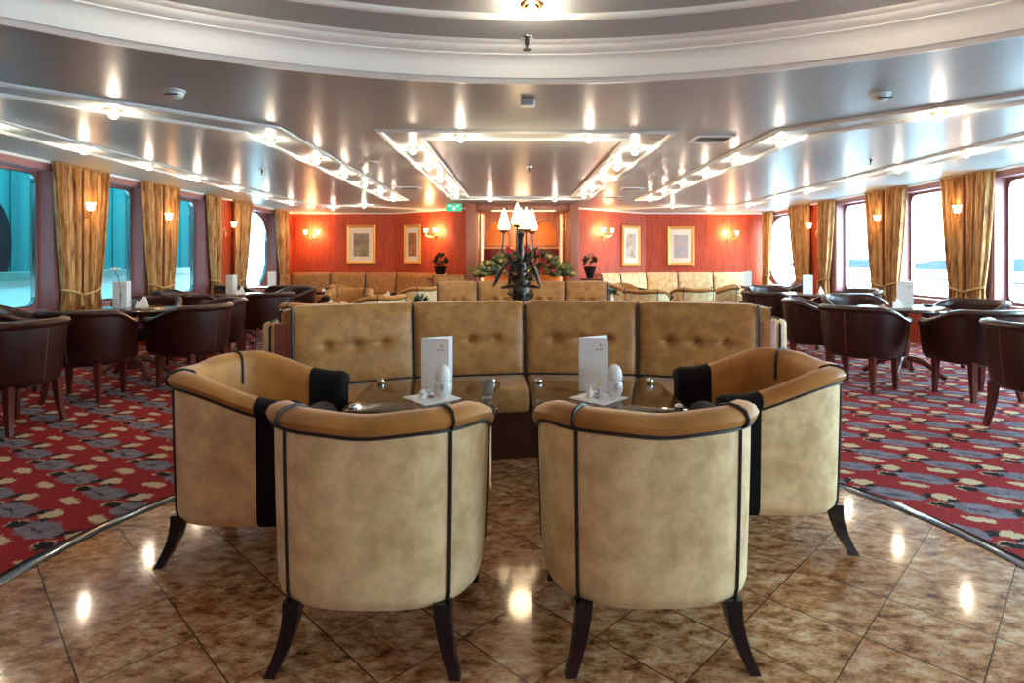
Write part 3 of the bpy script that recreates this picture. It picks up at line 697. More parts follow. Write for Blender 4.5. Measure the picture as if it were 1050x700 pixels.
# ------------------------------------------------------------------ banquettes
def banquette(name, pts, label, zs=.42, zt=.885, depth=.50, thick=.13, rake=.07, buttons=3, base=None, mat=None, gap=.006, ends=True, dpt=None):
    """pts: upper front edge of the back, plan corners; the seat lies on the right-hand side walking along pts... (normal n)"""
    mat = mat or M['bench']; t = thing(name, label, 'banquette', (pts[0][0],pts[0][1],0), 0)
    O = Vector((pts[0][0],pts[0][1])); P = [Vector(p)-O for p in pts]
    nn = []
    for i in range(len(P)):
        d = (P[min(i+1,len(P)-1)]-P[max(i-1,0)]).normalized(); nn.append(Vector((d.y,-d.x)))
    for i in range(len(P)-1):
        A, B = P[i], P[i+1]; nA, nB = nn[i], nn[i+1]; L = (B-A).length; rows = []
        NU, NV = 48, 26
        btn = [(.5+(k-(buttons-1)/2)*.24, .52) for k in range(buttons)]
        def pos(u, o, z):
            uu = gap/L+(1-2*gap/L)*u; p = A.lerp(B, uu); n = nA.lerp(nB, uu); return (p.x+n.x*o, p.y+n.y*o, z)
        def front(u, v):
            ex = min(u,1-u)*L; ey = min(v,1-v)*(zt-zs)
            puff = .028*(1-math.exp(-ex/.03))*(1-math.exp(-(ey+.004)/.03))
            for bu, bv in btn:
                d2 = ((u-bu)*L)**2+((v-bv)*(zt-zs))**2; puff -= .042*math.exp(-d2/(.032**2)); 
                puff -= .006*math.exp(-((v-bv)*(zt-zs)/.022)**2)*math.exp(-((u-.5)/.36)**6)
            return puff
        for iu in range(NU+1):
            u = iu/NU; row = []
            for iv in range(NV+1):
                v = iv/NV; z = zs+(zt-zs)*v; row.append(pos(u, rake*(1-v)+front(u,v), z))
            e = min(u,1-u)*L; rr = .015*(1-math.exp(-e/.02))
            row += [pos(u,-.02,zt+.012+rr), pos(u,-thick*.5,zt+.016+rr), pos(u,-thick+.015,zt+.010+rr), pos(u,-thick,zt-.02), pos(u,-thick,zs-.1), pos(u,rake,zs-.1)]
            rows.append(row)
        bp = MB().grid(rows, closed_v=True, cap0=True, cap1=True).obj('back_panel', mat, t)
        for bu, bv in btn:
            c = pos(bu, rake*(1-bv)+front(bu,bv)+.004, zs+(zt-zs)*bv)
            MB().lathe([(.004,-.006),(.011,-.003),(.012,.002),(.007,.007),(.002,.008)], seg=10).xf(Matrix.Translation(c) @ Matrix.Rotation(atan2(nA.y,nA.x),4,'Z') @ Matrix.Rotation(pi/2,4,'Y')).obj('button', mat, bp)
        g = .006
        q = [pos(0,rake-.03,.28), pos(1,rake-.03,.28), pos(1,depth,.28), pos(0,depth,.28)]
        MB().hexa([*q, *[(x,y,zs+.01) for x,y,_ in q]], .03, 3).obj('seat_cushion', mat, t)
    # black piping between and at the ends
    for i in range(len(P)):
        n = nn[i]; p = P[i]
        pts3 = [(p.x+n.x*(rake*(1-v)+.012), p.y+n.y*(rake*(1-v)+.012), zs+(zt-zs)*v) for v in (0,.25,.5,.75,1)] + [(p.x-n.x*.02,p.y-n.y*.02,zt+.016),(p.x-n.x*(thick-.02),p.y-n.y*(thick-.02),zt+.014)]
        MB().tube(pts3, .009, 6).obj('panel_piping', M['piping'], t)
    for i in range(len(P)-1):
        A, B = P[i], P[i+1]; n0, n1 = nn[i], nn[i+1]
        MB().tube([(A.x+n0.x*(rake+.014),A.y+n0.y*(rake+.014),zs+.014),(B.x+n1.x*(rake+.014),B.y+n1.y*(rake+.014),zs+.014)], .008, 6).obj('lower_piping', M['piping'], t)
    mb = MB()
    for i in range(len(P)-1):
        A, B = P[i], P[i+1]; n0, n1 = nn[i], nn[i+1]
        c = [(A.x-n0.x*.08,A.y-n0.y*.08),(B.x-n1.x*.08,B.y-n1.y*.08),(B.x+n1.x*(depth-.03),B.y+n1.y*(depth-.03)),(A.x+n0.x*(depth-.03),A.y+n0.y*(depth-.03))]
        mb.hexa([*[(x,y,0) for x,y in c], *[(x,y,.282) for x,y in c]])
    mb.obj('plinth', base or M['darkwood'], t, False)
    return t
def arc(c, R, xs): return [(x, c[1]+sqrt(R*R-(x-c[0])**2)) for x in xs]
AC = (.25,.95)
banquette('curved_banquette', arc(AC, 3.07, (-1.355,-.668,.074,.84,1.56)), 'curved gold velvet banquette with buttoned back behind the two low tables')
bk = [(p[0]+.0, p[1]+.28) for p in arc(AC, 3.07, (-1.50,-.72,.074,.90,1.72))]
b2 = banquette('curved_banquette', [(p[0], p[1]) for p in bk[::-1]], 'rear banquette set back to back with the front curved one', zt=.86, mat=M['bench'], buttons=0)
# its padded end arms, thing parts
for x, y, s in ((bk[0][0]-.0, bk[0][1]+.04, -1), (bk[-1][0]+.0, bk[-1][1]+.04, 1)):
    m_ = MB().box(min(x,x+s*.11)-b2.location.x, y-.06-b2.location.y, .02, max(x,x+s*.11)-b2.location.x, y+.50-b2.location.y, .80, .03, 3); m_.obj('end_arm', M['cream'], b2)
    xx = x+s*.055-b2.location.x; yy = y-.065-b2.location.y
    MB().tube([(xx,yy,.05),(xx,yy,.76),(xx,yy+.03,.803),(xx,yy+.4,.805)], .008, 6).obj('end_piping', M['piping'], b2)
# mahogany end boards between the two
for x, y, nm in ((-1.44,3.66,'left'), (1.66,3.84,'right')):
    o = MB().box(x-.055,y-.02,0,x+.055,y+.06,.80,.01).obj('divider_panel', simple('rose_wood_panel',(.30,.08,.05),.35), b2)
    o.location = (-b2.location.x,-b2.location.y,0)
banquette('wall_banquette', [(-5.05,13.3),(-4.18,13.3),(-3.37,13.3),(-2.66,13.3),(-1.45,12.45)], 'buttoned gold banquette along the red wall in the far left corner', buttons=0, zt=.875, depth=.5)
banquette('wall_banquette', [(1.86,12.45),(2.33,12.85),(3.0,13.3),(3.72,13.3),(4.52,13.3),(5.34,13.3)], 'buttoned pale banquette along the red wall in the far right corner', buttons=0, zt=.875, mat=M['cream'])
banquette('middle_banquette', [(-1.0,7.65),(-.48,7.73),(.10,7.75),(.68,7.73),(1.22,7.65)], 'gold banquette in mid room before the flower arrangement', buttons=2)
banquette('side_banquette', [(-1.55,11.2),(-.93,11.2)], 'short gold banquette beside the left column', buttons=0, zt=.88)

# ------------------------------------------------------------------ low tables with things on them
def low_table(label, x0, x1, y0, y1, loc):
    t = thing('low_table', label, 'table', loc, 0, 'low glass topped lounge tables')
    w_, d_ = (x1-x0)/2, (y1-y0)/2
    poly = rrect(-w_,-d_,w_,d_,.06,5)
    MB().prism(poly, .532, .55, .004).obj('glass_top', M['ttop'], t)
    fr = MB(); fr.box(-w_+.05,-d_+.05,.49,w_-.05,-d_+.08,.531); fr.box(-w_+.05,d_-.08,.49,w_-.05,d_-.05,.531); fr.box(-w_+.05,-d_+.08,.49,-w_+.08,d_-.08,.531); fr.box(w_-.08,-d_+.08,.49,w_-.05,d_-.08,.531)
    fr.obj('apron', M['darkwood'], t, False)
    for sx in (-1,1):
        for sy in (-1,1):
            lg = MB().lathe([(.016,0),(.016,.02),(.012,.04),(.014,.25),(.016,.5),(.020,.53)], (sx*(w_-.065),sy*(d_-.065),0), 12).obj('leg', M['brass'], t)
            MB().lathe([(.018,.5505),(.020,.556),(.016,.566),(.006,.572),(.001,.573)], (sx*(w_-.045),sy*(d_-.045),0), 12).obj('stud', M['chrome'], lg)
    return t
lt = low_table('low bronze glass table behind the left front chair', -.75,-.07,2.50,3.14,(-.41,2.83,0))
dup(lt, (.425,2.83,0), 0, 'low bronze glass table behind the right front chair')
M['print'] = simple('pale_print', (.66,.72,.76), .7)
def menu(label, loc, rz, s=1.0, marks=True):
    t = thing('menu_card', label, 'menu card', loc, rz, 'folded menu cards on the tables')
    h, w_ = .265*s, .135*s
    MB().hexa([(-w_/2,-.002,0),(w_/2,-.03,0),(w_/2,-.028,0),(-w_/2,0,0),(-w_/2,-.002,h),(w_/2,-.03,h),(w_/2,-.028,h),(-w_/2,0,h)]).obj('front_leaf', M['paper'], t, False)
    MB().hexa([(-w_/2,0,0),(w_/2+.008,.05,0),(w_/2+.008,.052,0),(-w_/2,.002,0),(-w_/2,0,h),(w_/2+.008,.05,h+.004),(w_/2+.008,.052,h+.004),(-w_/2,.002,h)]).obj('back_leaf', M['paper'], t, False)
    if marks:
        def mk(x0, z0, x1, z1, nm, mt):
            f = lambda x: -.0025-(x+w_/2)/w_*.028
            MB().hexa([(x0,f(x0)-.001,z0),(x1,f(x1)-.001,z0),(x1,f(x1),z0),(x0,f(x0),z0),(x0,f(x0)-.001,z1),(x1,f(x1)-.001,z1),(x1,f(x1),z1),(x0,f(x0),z1)]).obj(nm, mt, t, False)
        mk(.030,.222,.038,.236,'emblem',M['yellow'])
        for x0 in (.010,.019,.031,.040): mk(x0,.204,x0+.005,.211,'printed_letter',M['grey'])
        for z in (.188,.192): mk(-.04,z,-.005,z+.0015,'printed_line',M['print'])
        mk(.02,.03,.034,.045,'emblem_low',M['yellow'])
    return t
mn = menu('white folded menu card standing on the left low table', (-.385,2.86,.5525), .0)
dup(mn, (.388,2.88,.5525), .0, 'white folded menu card standing on the right low table')
def coaster(label, loc, rz):
    t = thing('paper_tray_mat', label, 'paper mat', loc, rz, 'paper mats on the low tables'); t.name = 'paper_mat'
    MB().hexa([(-.10,-.10,0),(.10,-.10,0),(.10,.10,0),(-.10,.10,0),(-.10,-.10,.004),(.10,-.10,.004),(.10,.10,.004),(-.10,.10,.004)], .001,1).obj('mat_sheet', M['paper'], t, False)
    for k in range(4):
        a = k*pi/2; MB().hexa([(-.08,-.092,.004),(.08,-.092,.004),(.08,-.086,.004),(-.08,-.086,.004),(-.08,-.092,.0048),(.08,-.092,.0048),(.08,-.086,.0048),(-.08,-.086,.0048)]).xf(Matrix.Rotation(a,4,'Z')).obj('edge_print', M['print'], t, False)
    return t
ct = coaster('white square paper mat under the cruet on the left low table', (-.385,2.74,.5505), radians(40)); 
dup(ct, (.395,2.74,.5505), radians(46), 'white square paper mat under the cruet on the right low table')
def egg(label, loc, rz):
    t = thing('egg_vase', label, 'ornament', loc, rz, 'white egg shaped china ornaments')
    MB().lathe([(.026,0),(.034,.01),(.040,.03),(.041,.05),(.036,.068),(.031,.074),(.036,.082),(.038,.098),(.034,.120),(.025,.138),(.012,.149),(.002,.152)], seg=28).obj('body', M['china'], t)
    d = MB()
    for a in range(5):
        an = a*2*pi/5; d.lathe([(.001,0),(.004,.0015),(.001,.003)], (0,0,0), 6).v[-18:]
    mk = MB()
    for dx, dz in ((0,.05),(-.006,.043),(.006,.043),(-.004,.058),(.004,.060),(0,.035)):
        mk.box(dx-.0028,-.0435,dz-.003,dx+.0028,-.0385,dz+.003,.001,1)
    mk.obj('crest_print', M['grey'], t)
    return t
eg = egg('white egg shaped china ornament by the left menu card', (-.335,2.755,.5555), 0)
dup(eg, (.475,2.765,.5555), 0, 'white egg shaped china ornament by the right menu card')
def cruet(label, loc, rz):
    t = thing('cruet_set', label, 'cruet', loc, rz, 'small silver cruets on the low tables')
    MB().lathe([(.016,0),(.019,.004),(.015,.012),(.019,.024),(.015,.034),(.006,.040),(.001,.042)], (-.02,0,0), 14).obj('salt_pot', M['china'], t)
    MB().lathe([(.014,0),(.017,.004),(.013,.012),(.016,.020),(.012,.030),(.004,.036),(.001,.038)], (.018,.004,0), 14).obj('pepper_pot', M['chrome'], t)
    MB().tube([(-.02,0,.04),(-.008,-.004,.052),(.008,0,.048),(.018,.004,.036)], .002, 5).obj('handle', M['chrome'], t)
    return t
cr = cruet('small salt and pepper cruet before the left menu card', (-.405,2.72,.5555), .3)
dup(cr, (.375,2.725,.5555), -.2, 'small salt and pepper cruet before the right menu card')
def glassx(label, loc):
    t = thing('drinking_glass', label, 'glass', loc, 0, 'small glasses')
    MB().lathe([(.024,.0),(.027,.01),(.031,.05),(.033,.078),(.031,.078),(.028,.05),(.024,.012),(.004,.010)], seg=20).obj('bowl', M['clearglass'], t)
    return t
gx = glassx('small round glass on the right corner of the left low table', (-.125,2.76,.5505))

# things on the window tables
for k, dx, dy, rz, lab in (('R1',.0,-.02,-.25,'white menu card standing on the nearest right pedestal table'), ('R2',-.0,-.02,.1,'white menu card standing on the second right pedestal table'),
        ('L1',-.12,.0,.2,'white menu card standing on the nearest left pedestal table'), ('L2',-.1,0,-.2,'white menu card standing on the second left pedestal table'),
        ('R3',0,0,0,'white menu card standing on the farthest right pedestal table'), ('L3',-.13,0,.5,'tilted white menu card on the farthest left pedestal table')):
    dup(mn, (TBL[k][0]+dx, TBL[k][1]+dy, .714), rz, lab)
def napkin(label, loc, rz):
    t = thing('folded_napkin', label, 'napkin', loc, rz, 'folded linen napkins')
    MB().add([(-.055,-.03,0),(.055,-.03,0),(.03,.03,0),(-.03,.03,0),(0,0,.11),(.02,.02,.10)], [(0,1,4),(1,2,5,4),(2,3,5),(3,0,4,5),(0,3,2,1)]).obj('folded_cloth', M['pinklinen'], t, False)
    MB().add([(-.07,-.045,0),(.0,-.05,0),(-.01,-.02,0),(-.05,-.015,.07)], [(0,1,3),(1,2,3),(2,0,3),(0,2,1)]).obj('corner_fold', M['pinklinen'], t, False)
    return t
np_ = napkin('folded white napkin beside the nearest right menu card', (TBL['R1'][0]-.13,TBL['R1'][1]-.1,.714), 0)
for k, dx, dy, lab in (('R2',.2,.0,'folded white napkin on the second right pedestal table'), ('L1',.05,.1,'folded white napkin beside the vase on the nearest left table'),
        ('L2',.08,-.05,'folded white napkin beside the menu on the second left table')): dup(np_, (TBL[k][0]+dx,TBL[k][1]+dy,.714), .4, lab)
# bud vase with a white lily on the nearest left table
t = thing('bud_vase', 'slim glass bud vase with one white flower on the nearest left table', 'vase', (TBL['L1'][0]-.02,TBL['L1'][1]-.14,.714))
MB().lathe([(.025,0),(.028,.02),(.014,.06),(.010,.14),(.013,.16)], seg=16).obj('vase_body', M['clearglass'], t)
MB().tube([(0,0,.02),(-.005,0,.2),(-.03,0,.33),(-.06,0,.38)], .003, 6).obj('stem', M['leafdark'], t)
fl = MB()
for k in range(6):
    a = k*pi/3; fl.tube([(-.06,0,.38),(-.06+.03*cos(a),.03*sin(a),.395),(-.06+.055*cos(a),.055*sin(a),.385)], [.004,.012,.002], 6)
fl.obj('blossom', M['paper'], t)
# ash tray style small dish
t = thing('side_dish', 'small dark dish on the nearest right pedestal table', 'dish', (TBL['R1'][0]+.22,TBL['R1'][1]-.05,.714))
MB().lathe([(.03,0),(.05,.012),(.058,.028),(.054,.028),(.04,.012),(.004,.006)], seg=20).obj('bowl', M['cone'], t)

# ------------------------------------------------------------------ far low tables among the gold chairs
for x, y, lab in ((-2.45,7.9,'low glass table in the far left group of gold chairs'), (-2.28,10.25,'low glass table before the far left wall banquette'), (2.8,10.4,'low glass table before the far right wall banquette'), (2.6,7.45,'low glass table behind the right end of the front banquette'), (-3.9,12.1,'low glass table in the far left corner'), (-.1,6.5,'low glass table before the mid room banquette')):
    dup(lt, (x,y,0), 0, lab)
for x, y, lab in ((-2.5,7.95,'folded white napkin on the low table of the far left group'), (-2.2,10.2,'folded white napkin before the far left wall banquette'), (2.8,10.4,'folded white napkin on the low table of the far right group'), (-3.9,12.1,'folded white napkin in the far left corner')):
    dup(np_, (x,y,.5505), .3, lab)
def wine(label, loc, group='stemmed glasses'):
    t = thing('wine_glass', label, 'glass', loc, 0, group)
    MB().lathe([(.034,0),(.032,.004),(.005,.008),(.004,.08)], seg=16).obj('stem', M['clearglass'], t)
    MB().lathe([(.005,.08),(.03,.10),(.038,.13),(.034,.17),(.032,.17),(.035,.13),(.027,.103),(.003,.085)], seg=16).obj('bowl', M['clearglass'], t)
    return t
# tall candelabra lamp
def candelabra():
    x, y = .06, 5.1
    t = thing('candelabra_lamp', 'dark bronze floor candelabra with glowing flame shaped shades behind the banquette', 'floor lamp', (x,y,0))
    MB().lathe([(.17,0),(.17,.04),(.13,.08),(.06,.14),(.05,.3),(.07,.5),(.05,.62),(.04,.74)], seg=24).obj('base', M['mahogany'], t)
    MB().lathe([(.04,.72),(.06,.78),(.075,.86),(.07,.94),(.05,1.02),(.035,1.08),(.045,1.13),(.028,1.20),(.022,1.38),(.035,1.42),(.02,1.45)], seg=20).obj('urn_column', M['bronze'], t)
    ar = MB().tube([(-.17,0,.955),(-.08,-.01,.97),(.08,-.01,.97),(.17,0,.955)], [.01,.014,.014,.01], 8).obj('cross_bar', M['bronze'], t)
    lv = MB(); rnd = random.Random(3)
    for k in range(170):
        a = rnd.uniform(0,2*pi); z = rnd.uniform(.80,1.22); r = .05+.04*rnd.random(); p = Vector((r*cos(a), r*sin(a), z)); d = Vector((cos(a)*.6, sin(a)*.6, rnd.uniform(-.5,.8))).normalized()
        s_ = d.cross(Vector((0,0,1))).normalized()*.018; e = d*.075
        lv.add([p, p+e*.5+s_, p+e, p+e*.5-s_, p+e*.5+Vector((0,0,.008))], [(0,1,4),(1,2,4),(2,3,4),(3,0,4)])
    lv.obj('bronze_leaves', M['bronze'], t, False, 'stuff')
    for sx, sy in ((-.22,-.02),(.16,-.03),(-.1,.1)):
        MB().tube([(0,0,1.16),(sx*.4,sy,1.20),(sx*.8,sy,1.10),(sx,sy,1.0),(sx*1.1,sy,.97)], [.014,.016,.020,.014,.006], 8).obj('scroll', M['bronze'], t)
    sp_ = [(-.145,0,1.455),(-.03,-.03,1.50),(.045,-.06,1.46),(.095,.02,1.45),(.0,.10,1.47)]
    for i, (sx, sy, sz) in enumerate(sp_):
        MB().tube([(0,0,1.14),(sx*.5,sy*.5,1.18),(sx*1.1,sy*1.1,1.28),(sx,sy,sz-.02)], [.012,.010,.009,.008], 8).obj('arm', M['bronze'], t)
        cp = MB().lathe([(.008,-.03),(.04,-.01),(.045,.0),(.03,.006)], (sx,sy,sz), 14).obj('cup', M['brass'], t)
        MB().lathe([(.030,.002),(.050,.012),(.052,.035),(.042,.08),(.028,.13),(.014,.17),(.003,.195)], (sx,sy,sz), 18).obj('lamp_shade', M['shade'], cp)
    l = bpy.data.lights.new('candelabra_glow', 'POINT'); l.energy = 5; l.color = (1,.72,.42); l.shadow_soft_size = .1
    lo = bpy.data.objects.new('candelabra_glow', l); COL.objects.link(lo); lo.parent = t; lo.location = (0,-.02,1.78)
candelabra()

# ------------------------------------------------------------------ columns, beam, alcove furniture
def column_thing(x0, x1, label):
    t = thing('square_column', label, 'column', ((x0+x1)/2,11.5,0), 0, 'columns flanking the alcove'); w_ = (x1-x0)/2
    MB().box(-w_,0,.12,w_,.8,ZC,.008).obj('shaft', M['column'], t); MB().box(-w_-.02,-.02,0,w_+.02,.82,.12,.006).obj('base', M['darkwood'], t)
column_thing(-.945,-.75,'reddish wooden column left of the alcove'); column_thing(1.10,1.275,'reddish wooden column right of the alcove')
t = thing('alcove_beam', 'dark wooden beam across the top of the alcove', 'beam', (.165,11.6,0))
MB().box(-.91,0,2.18,.93,.5,2.298,.006).obj('beam_body', M['column'], t); MB().box(-.62,-.015,2.155,.66,.03,2.178,.003).obj('pelmet_light', M['strip'], t)
l = bpy.data.lights.new('alcove_glow', 'POINT'); l.energy = 16; l.color = (1,.62,.32); l.shadow_soft_size = .15
lo = bpy.data.objects.new('alcove_glow', l); COL.objects.link(lo); lo.parent = t; lo.location = (0,.75,2.0)
# display cabinet in the alcove
t = thing('display_cabinet', 'amber panelled cabinet with two arches inside the alcove', 'cabinet', (.165,13.0,0))
MB().box(-.93,.10,0,.93,.24,2.29,.005).obj('carcass', M['amber'], t)
for sx in (-1,1):
    cx = sx*.52
    hole = [(cx+.26*cos(a), 1.72+.33*sin(a)) for a in [pi*k/16 for k in range(17)]] + [(cx-.26,1.52),(cx+.26,1.52)]
    out_ = [to_rect(p[0],p[1],cx,1.75,cx-.34,cx+.34,1.47,2.26) for p in hole]
    MB().grid([[(x,.10,z) for x,z in hole],[(x,.03,z) for x,z in hole],[(x,.03,z) for x,z in out_],[(x,.10,z) for x,z in out_]], closed_u=True, closed_v=True).obj('arch_frame', M['column'], t)
    d = MB().box(cx-.32,.02,.92,cx+.32,.10,1.44,.01).obj('cabinet_door', M['wine'], t); 
    MB().box(cx-.25,.008,.99,cx+.25,.022,1.37,.006).obj('door_panel', M['wine'], d)
    MB().box(cx-.33,.0,1.44,cx+.33,.10,1.47,.004).obj('shelf', M['frame'], t)
    MB().box(sx*.88-.02,-.02,.4,sx*.88+.02,.10,2.2,.004).obj('light_strip', M['strip'], t)
MB().box(-.12,.04,.9,.12,.10,2.25,.01).obj('centre_pilaster', M['amber'], t)
for sx in (-1,1):
    t2 = thing('brass_screen', 'tall brass and glass strip beside the %s column' % ('left' if sx < 0 else 'right'), 'screen', (.165+sx*.84,12.0,0), 0, 'brass strips of the alcove')
    m_ = MB()
    for dx in (-.05,0,.05): m_.tube([(dx,0,.0),(dx,0,2.16)], .009, 8)
    m_.obj('brass_rod', M['brass'], t2)
    kn = MB()
    for z in range(10): kn.lathe([(.004,0),(.018,.02),(.004,.04)], (0,-.01,.9+z*.12), 10)
    kn.obj('glass_beads', M['clearglass'], t2, True, 'stuff')
t = thing('sideboard', 'dark wooden sideboard under the flower arrangement', 'sideboard', (.17,10.9,0))
MB().box(-.85,-.2,.0,.85,.25,.74,.01).obj('body', M['darkwood'], t); MB().box(-.88,-.23,.74,.88,.28,.77,.006).obj('top', M['mahogany'], t)
for k in range(3):
    d = MB().box(-.82+k*.55,-.215,.12,-.28+k*.55,-.2,.71,.004).obj('door', M['mahogany'], t); MB().lathe([(.004,0),(.012,.01),(.004,.02)], (-.33+k*.55,-.225,.45), 8).obj('knob', M['brass'], d)
# flower arrangement
t = thing('flower_arrangement', 'broad arrangement of olive and gold leaves with crimson flowers before the alcove', 'flowers', (.17,10.85,.77))
MB().lathe([(.16,0),(.20,.03),(.22,.10),(.18,.15),(.15,.14)], seg=24).obj('bowl', M['bronze'], t)
rnd = random.Random(11)
def leaves(n, mat, nm, spread, sz):
    m_ = MB()
    for k in range(n):
        a = rnd.uniform(-1,1); x = spread*a; zc = .12+(.40*(1-a*a))*rnd.random()+.05*rnd.random(); y = rnd.uniform(-.15,.15)
        d = Vector((a*1.2+rnd.uniform(-.6,.6), rnd.uniform(-.7,.3), rnd.uniform(-.2,.9))).normalized(); p = Vector((x,y,zc)); e = d*sz*rnd.uniform(.6,1.3)
        s_ = d.cross(Vector((rnd.uniform(-.3,.3),1,.2))).normalized()*sz*.22
        m_.add([p, p+e*.5+s_, p+e, p+e*.5-s_, p+e*.5+Vector((0,-.012,.0))], [(0,1,4),(1,2,4),(2,3,4),(3,0,4)])
    m_.obj(nm, mat, t, False, 'stuff')
leaves(300, M['leafolive'], 'olive_leaves', .86, .17); leaves(170, M['leafdark'], 'dark_leaves', .7, .20); leaves(170, M['leafgold'], 'gold_leaves', .88, .13)
for k in range(34):
    a = rnd.uniform(-.5,.9); x = .62*a; z = .2+.5*rnd.random()*(1-a*a*.6); m_ = MB()
    for j in range(6):
        b_ = j*pi/3; m_.tube([(x,-.16,z),(x+.03*cos(b_),-.175,z+.03*sin(b_)),(x+.045*cos(b_),-.16,z+.045*sin(b_))], [.008,.018,.004], 6)
    m_.obj('blossom', M['petal'], t)
# potted topiaries on ledges by the columns
def topiary(label, loc, s=1):
    t = thing('potted_topiary', label, 'potted plant', loc, 0, 'small potted plants beside the columns')
    MB().lathe([(.05*s,0),(.055*s,.01),(.10*s,.14*s),(.115*s,.20*s),(.105*s,.20*s),(.09*s,.17*s),(.01,.165*s)], seg=20).obj('pot', M['cone'], t)
    MB().tube([(0,0,.15*s),(.005,0,.24*s)], .008, 6).obj('stem', M['leafdark'], t)
    m_ = MB(); rr = random.Random(5)
    for k in range(150):
        v = Vector((rr.gauss(0,1),rr.gauss(0,1),rr.gauss(0,.8))).normalized(); p = Vector((0,0,.31*s))+v*.09*s*rr.uniform(.5,1); e = v*.07*s; q = v.orthogonal().normalized()*.02*s
        m_.add([p,p+e*.5+q,p+e,p+e*.5-q], [(0,1,2,3)])
    m_.obj('foliage', M['leafdark'], t, False, 'stuff'); return t
def ledge(x0, x1, y, label):
    t = thing('ledge_cabinet', label, 'cabinet', ((x0+x1)/2,y,0), 0, 'low cabinets beside the columns'); w_ = (x1-x0)/2
    MB().box(-w_,0,0,w_,.3,.80,.01).obj('body', M['bench'], t); MB().box(-w_-.01,-.01,.80,w_+.01,.31,.83,.006).obj('top', M['mahogany'], t)
ledge(-1.72,-1.02,11.75,'low cabinet left of the left column carrying a plant'); ledge(1.34,1.75,11.55,'low cabinet right of the right column carrying a plant')
tp = topiary('bushy dark plant in a pot on the ledge left of the alcove', (-1.5,11.9,.83), 1.15)
dup(tp, (1.52,11.7,.83), .5, 'leafy plant in a black cone pot right of the alcove')
# small vases on far tables
def posy(label, loc):
    t = thing('posy_vase', label, 'vase', loc, 0, 'small vases of dark flowers')
    MB().lathe([(.025,0),(.035,.03),(.03,.09),(.02,.12),(.026,.14)], seg=16).obj('vase_body', M['china'], t)
    m_ = MB(); rr = random.Random(9)
    for k in range(50):
        v = Vector((rr.gauss(0,1),rr.gauss(0,1),abs(rr.gauss(0,1)))).normalized(); p = Vector((0,0,.15))+v*.02; e = v*.10; q = v.orthogonal().normalized()*.014
        m_.add([p,p+e*.5+q,p+e,p+e*.5-q], [(0,1,2,3)])
    m_.obj('sprigs', M['leafdark'], t, False, 'stuff'); return t
ps = posy('white vase of dark sprigs behind the banquette, left of the candelabra', (W(432,6.75),6.75,.553)); 
gw = MB
dup(ps, (W(627,8.4),8.4,.553), 0, 'patterned vase of pale sprigs behind the banquette, right of the candelabra')
for x, y, lab in ((W(430,6.75),6.85,'low round side table with a vase, left of the candelabra'), (W(627,8.45),8.45,'low round side table with a vase, right of the candelabra')):
    dup(lt, (x,y,0), 0, lab)

# ------------------------------------------------------------------ pictures and wall lamps
def picture(label, px0, px1, py0, py1, p, q, art):
    """framed picture centred between pixel survey columns on wall from p to q"""
    P, Q = Vector(p), Vector(q); d = (Q-P)
    def hit(px):
        k = (px-527)/600; t_ = (k*P.y-P.x)/(d.x-k*d.y); return P+d*t_
    A, B = hit(px0), hit(px1); c = (A+B)/2; dl = d.normalized(); n = Vector((dl.y,-dl.x)); 
    if n.y > 0: n = -n
    w_ = (B-A).length/2; zt = H+(266-py0)*c.y/600; zb = H+(266-py1)*c.y/600; zc = (zt+zb)/2; h = (zt-zb)/2
    t = thing('framed_picture', label, 'picture', (c.x+n.x*.012, c.y+n.y*.012, zc), atan2(dl.y,dl.x), 'gilt framed pictures on the red walls')
    f = .065*min(1, w_/.25)
    m_ = MB()
    prof = [(0,0),(0,-.035),(.25,-.045),(.6,-.03),(1,-.022),(1,0)]
    rows = []
    for cx, cz in ((-1,-1),(1,-1),(1,1),(-1,1)): rows.append([(cx*(w_-f*a),b,cz*(h-f*a)) for a, b in prof])
    m_.grid(rows, closed_u=True); m_.obj('frame', M['frame'], t, False)
    MB().box(-w_+f*.8,-.016,-h+f*.8,w_-f*.8,-.004,h-f*.8).obj('mount', M['mat'], t, False)
    a = .52; MB().box(-w_*a,-.020,-h*.58,w_*a,-.015,h*.58).obj('print', art, t, False)
picture('gilt framed picture with a dark print, left on the left red wall', 356,385.5,231,271, (-5.22,YB), (-2.8,YB), M['picture'])
picture('narrow gilt framed picture near the left column', 415.5,432.5,230.5,271, (-2.8,YB), (-.95,12.35), M['picture_c'])
picture('narrow gilt framed picture near the right column', 637,655,231.5,273, (1.27,12.35), (3.1,YB), M['picture_d'])
picture('larger gilt framed picture with a blue print on the right red wall', 684,711.5,232.5,272.5, (3.1,YB), (5.88,YB), M['picture_b'])
def sconce_lamp(t, x, z, y=-.17):
    cp = MB().lathe([(.006,-.03),(.018,-.01),(.024,.0),(.01,.004)], (x,y,z), 12).obj('cup', M['brass'], t)
    MB().lathe([(.022,.0),(.036,.012),(.042,.035),(.040,.055),(.050,.085),(.056,.098),(.050,.098),(.034,.055),(.018,.006)], (x,y,z), 18, cap=False).obj('lamp_shade', M['shade'], cp)
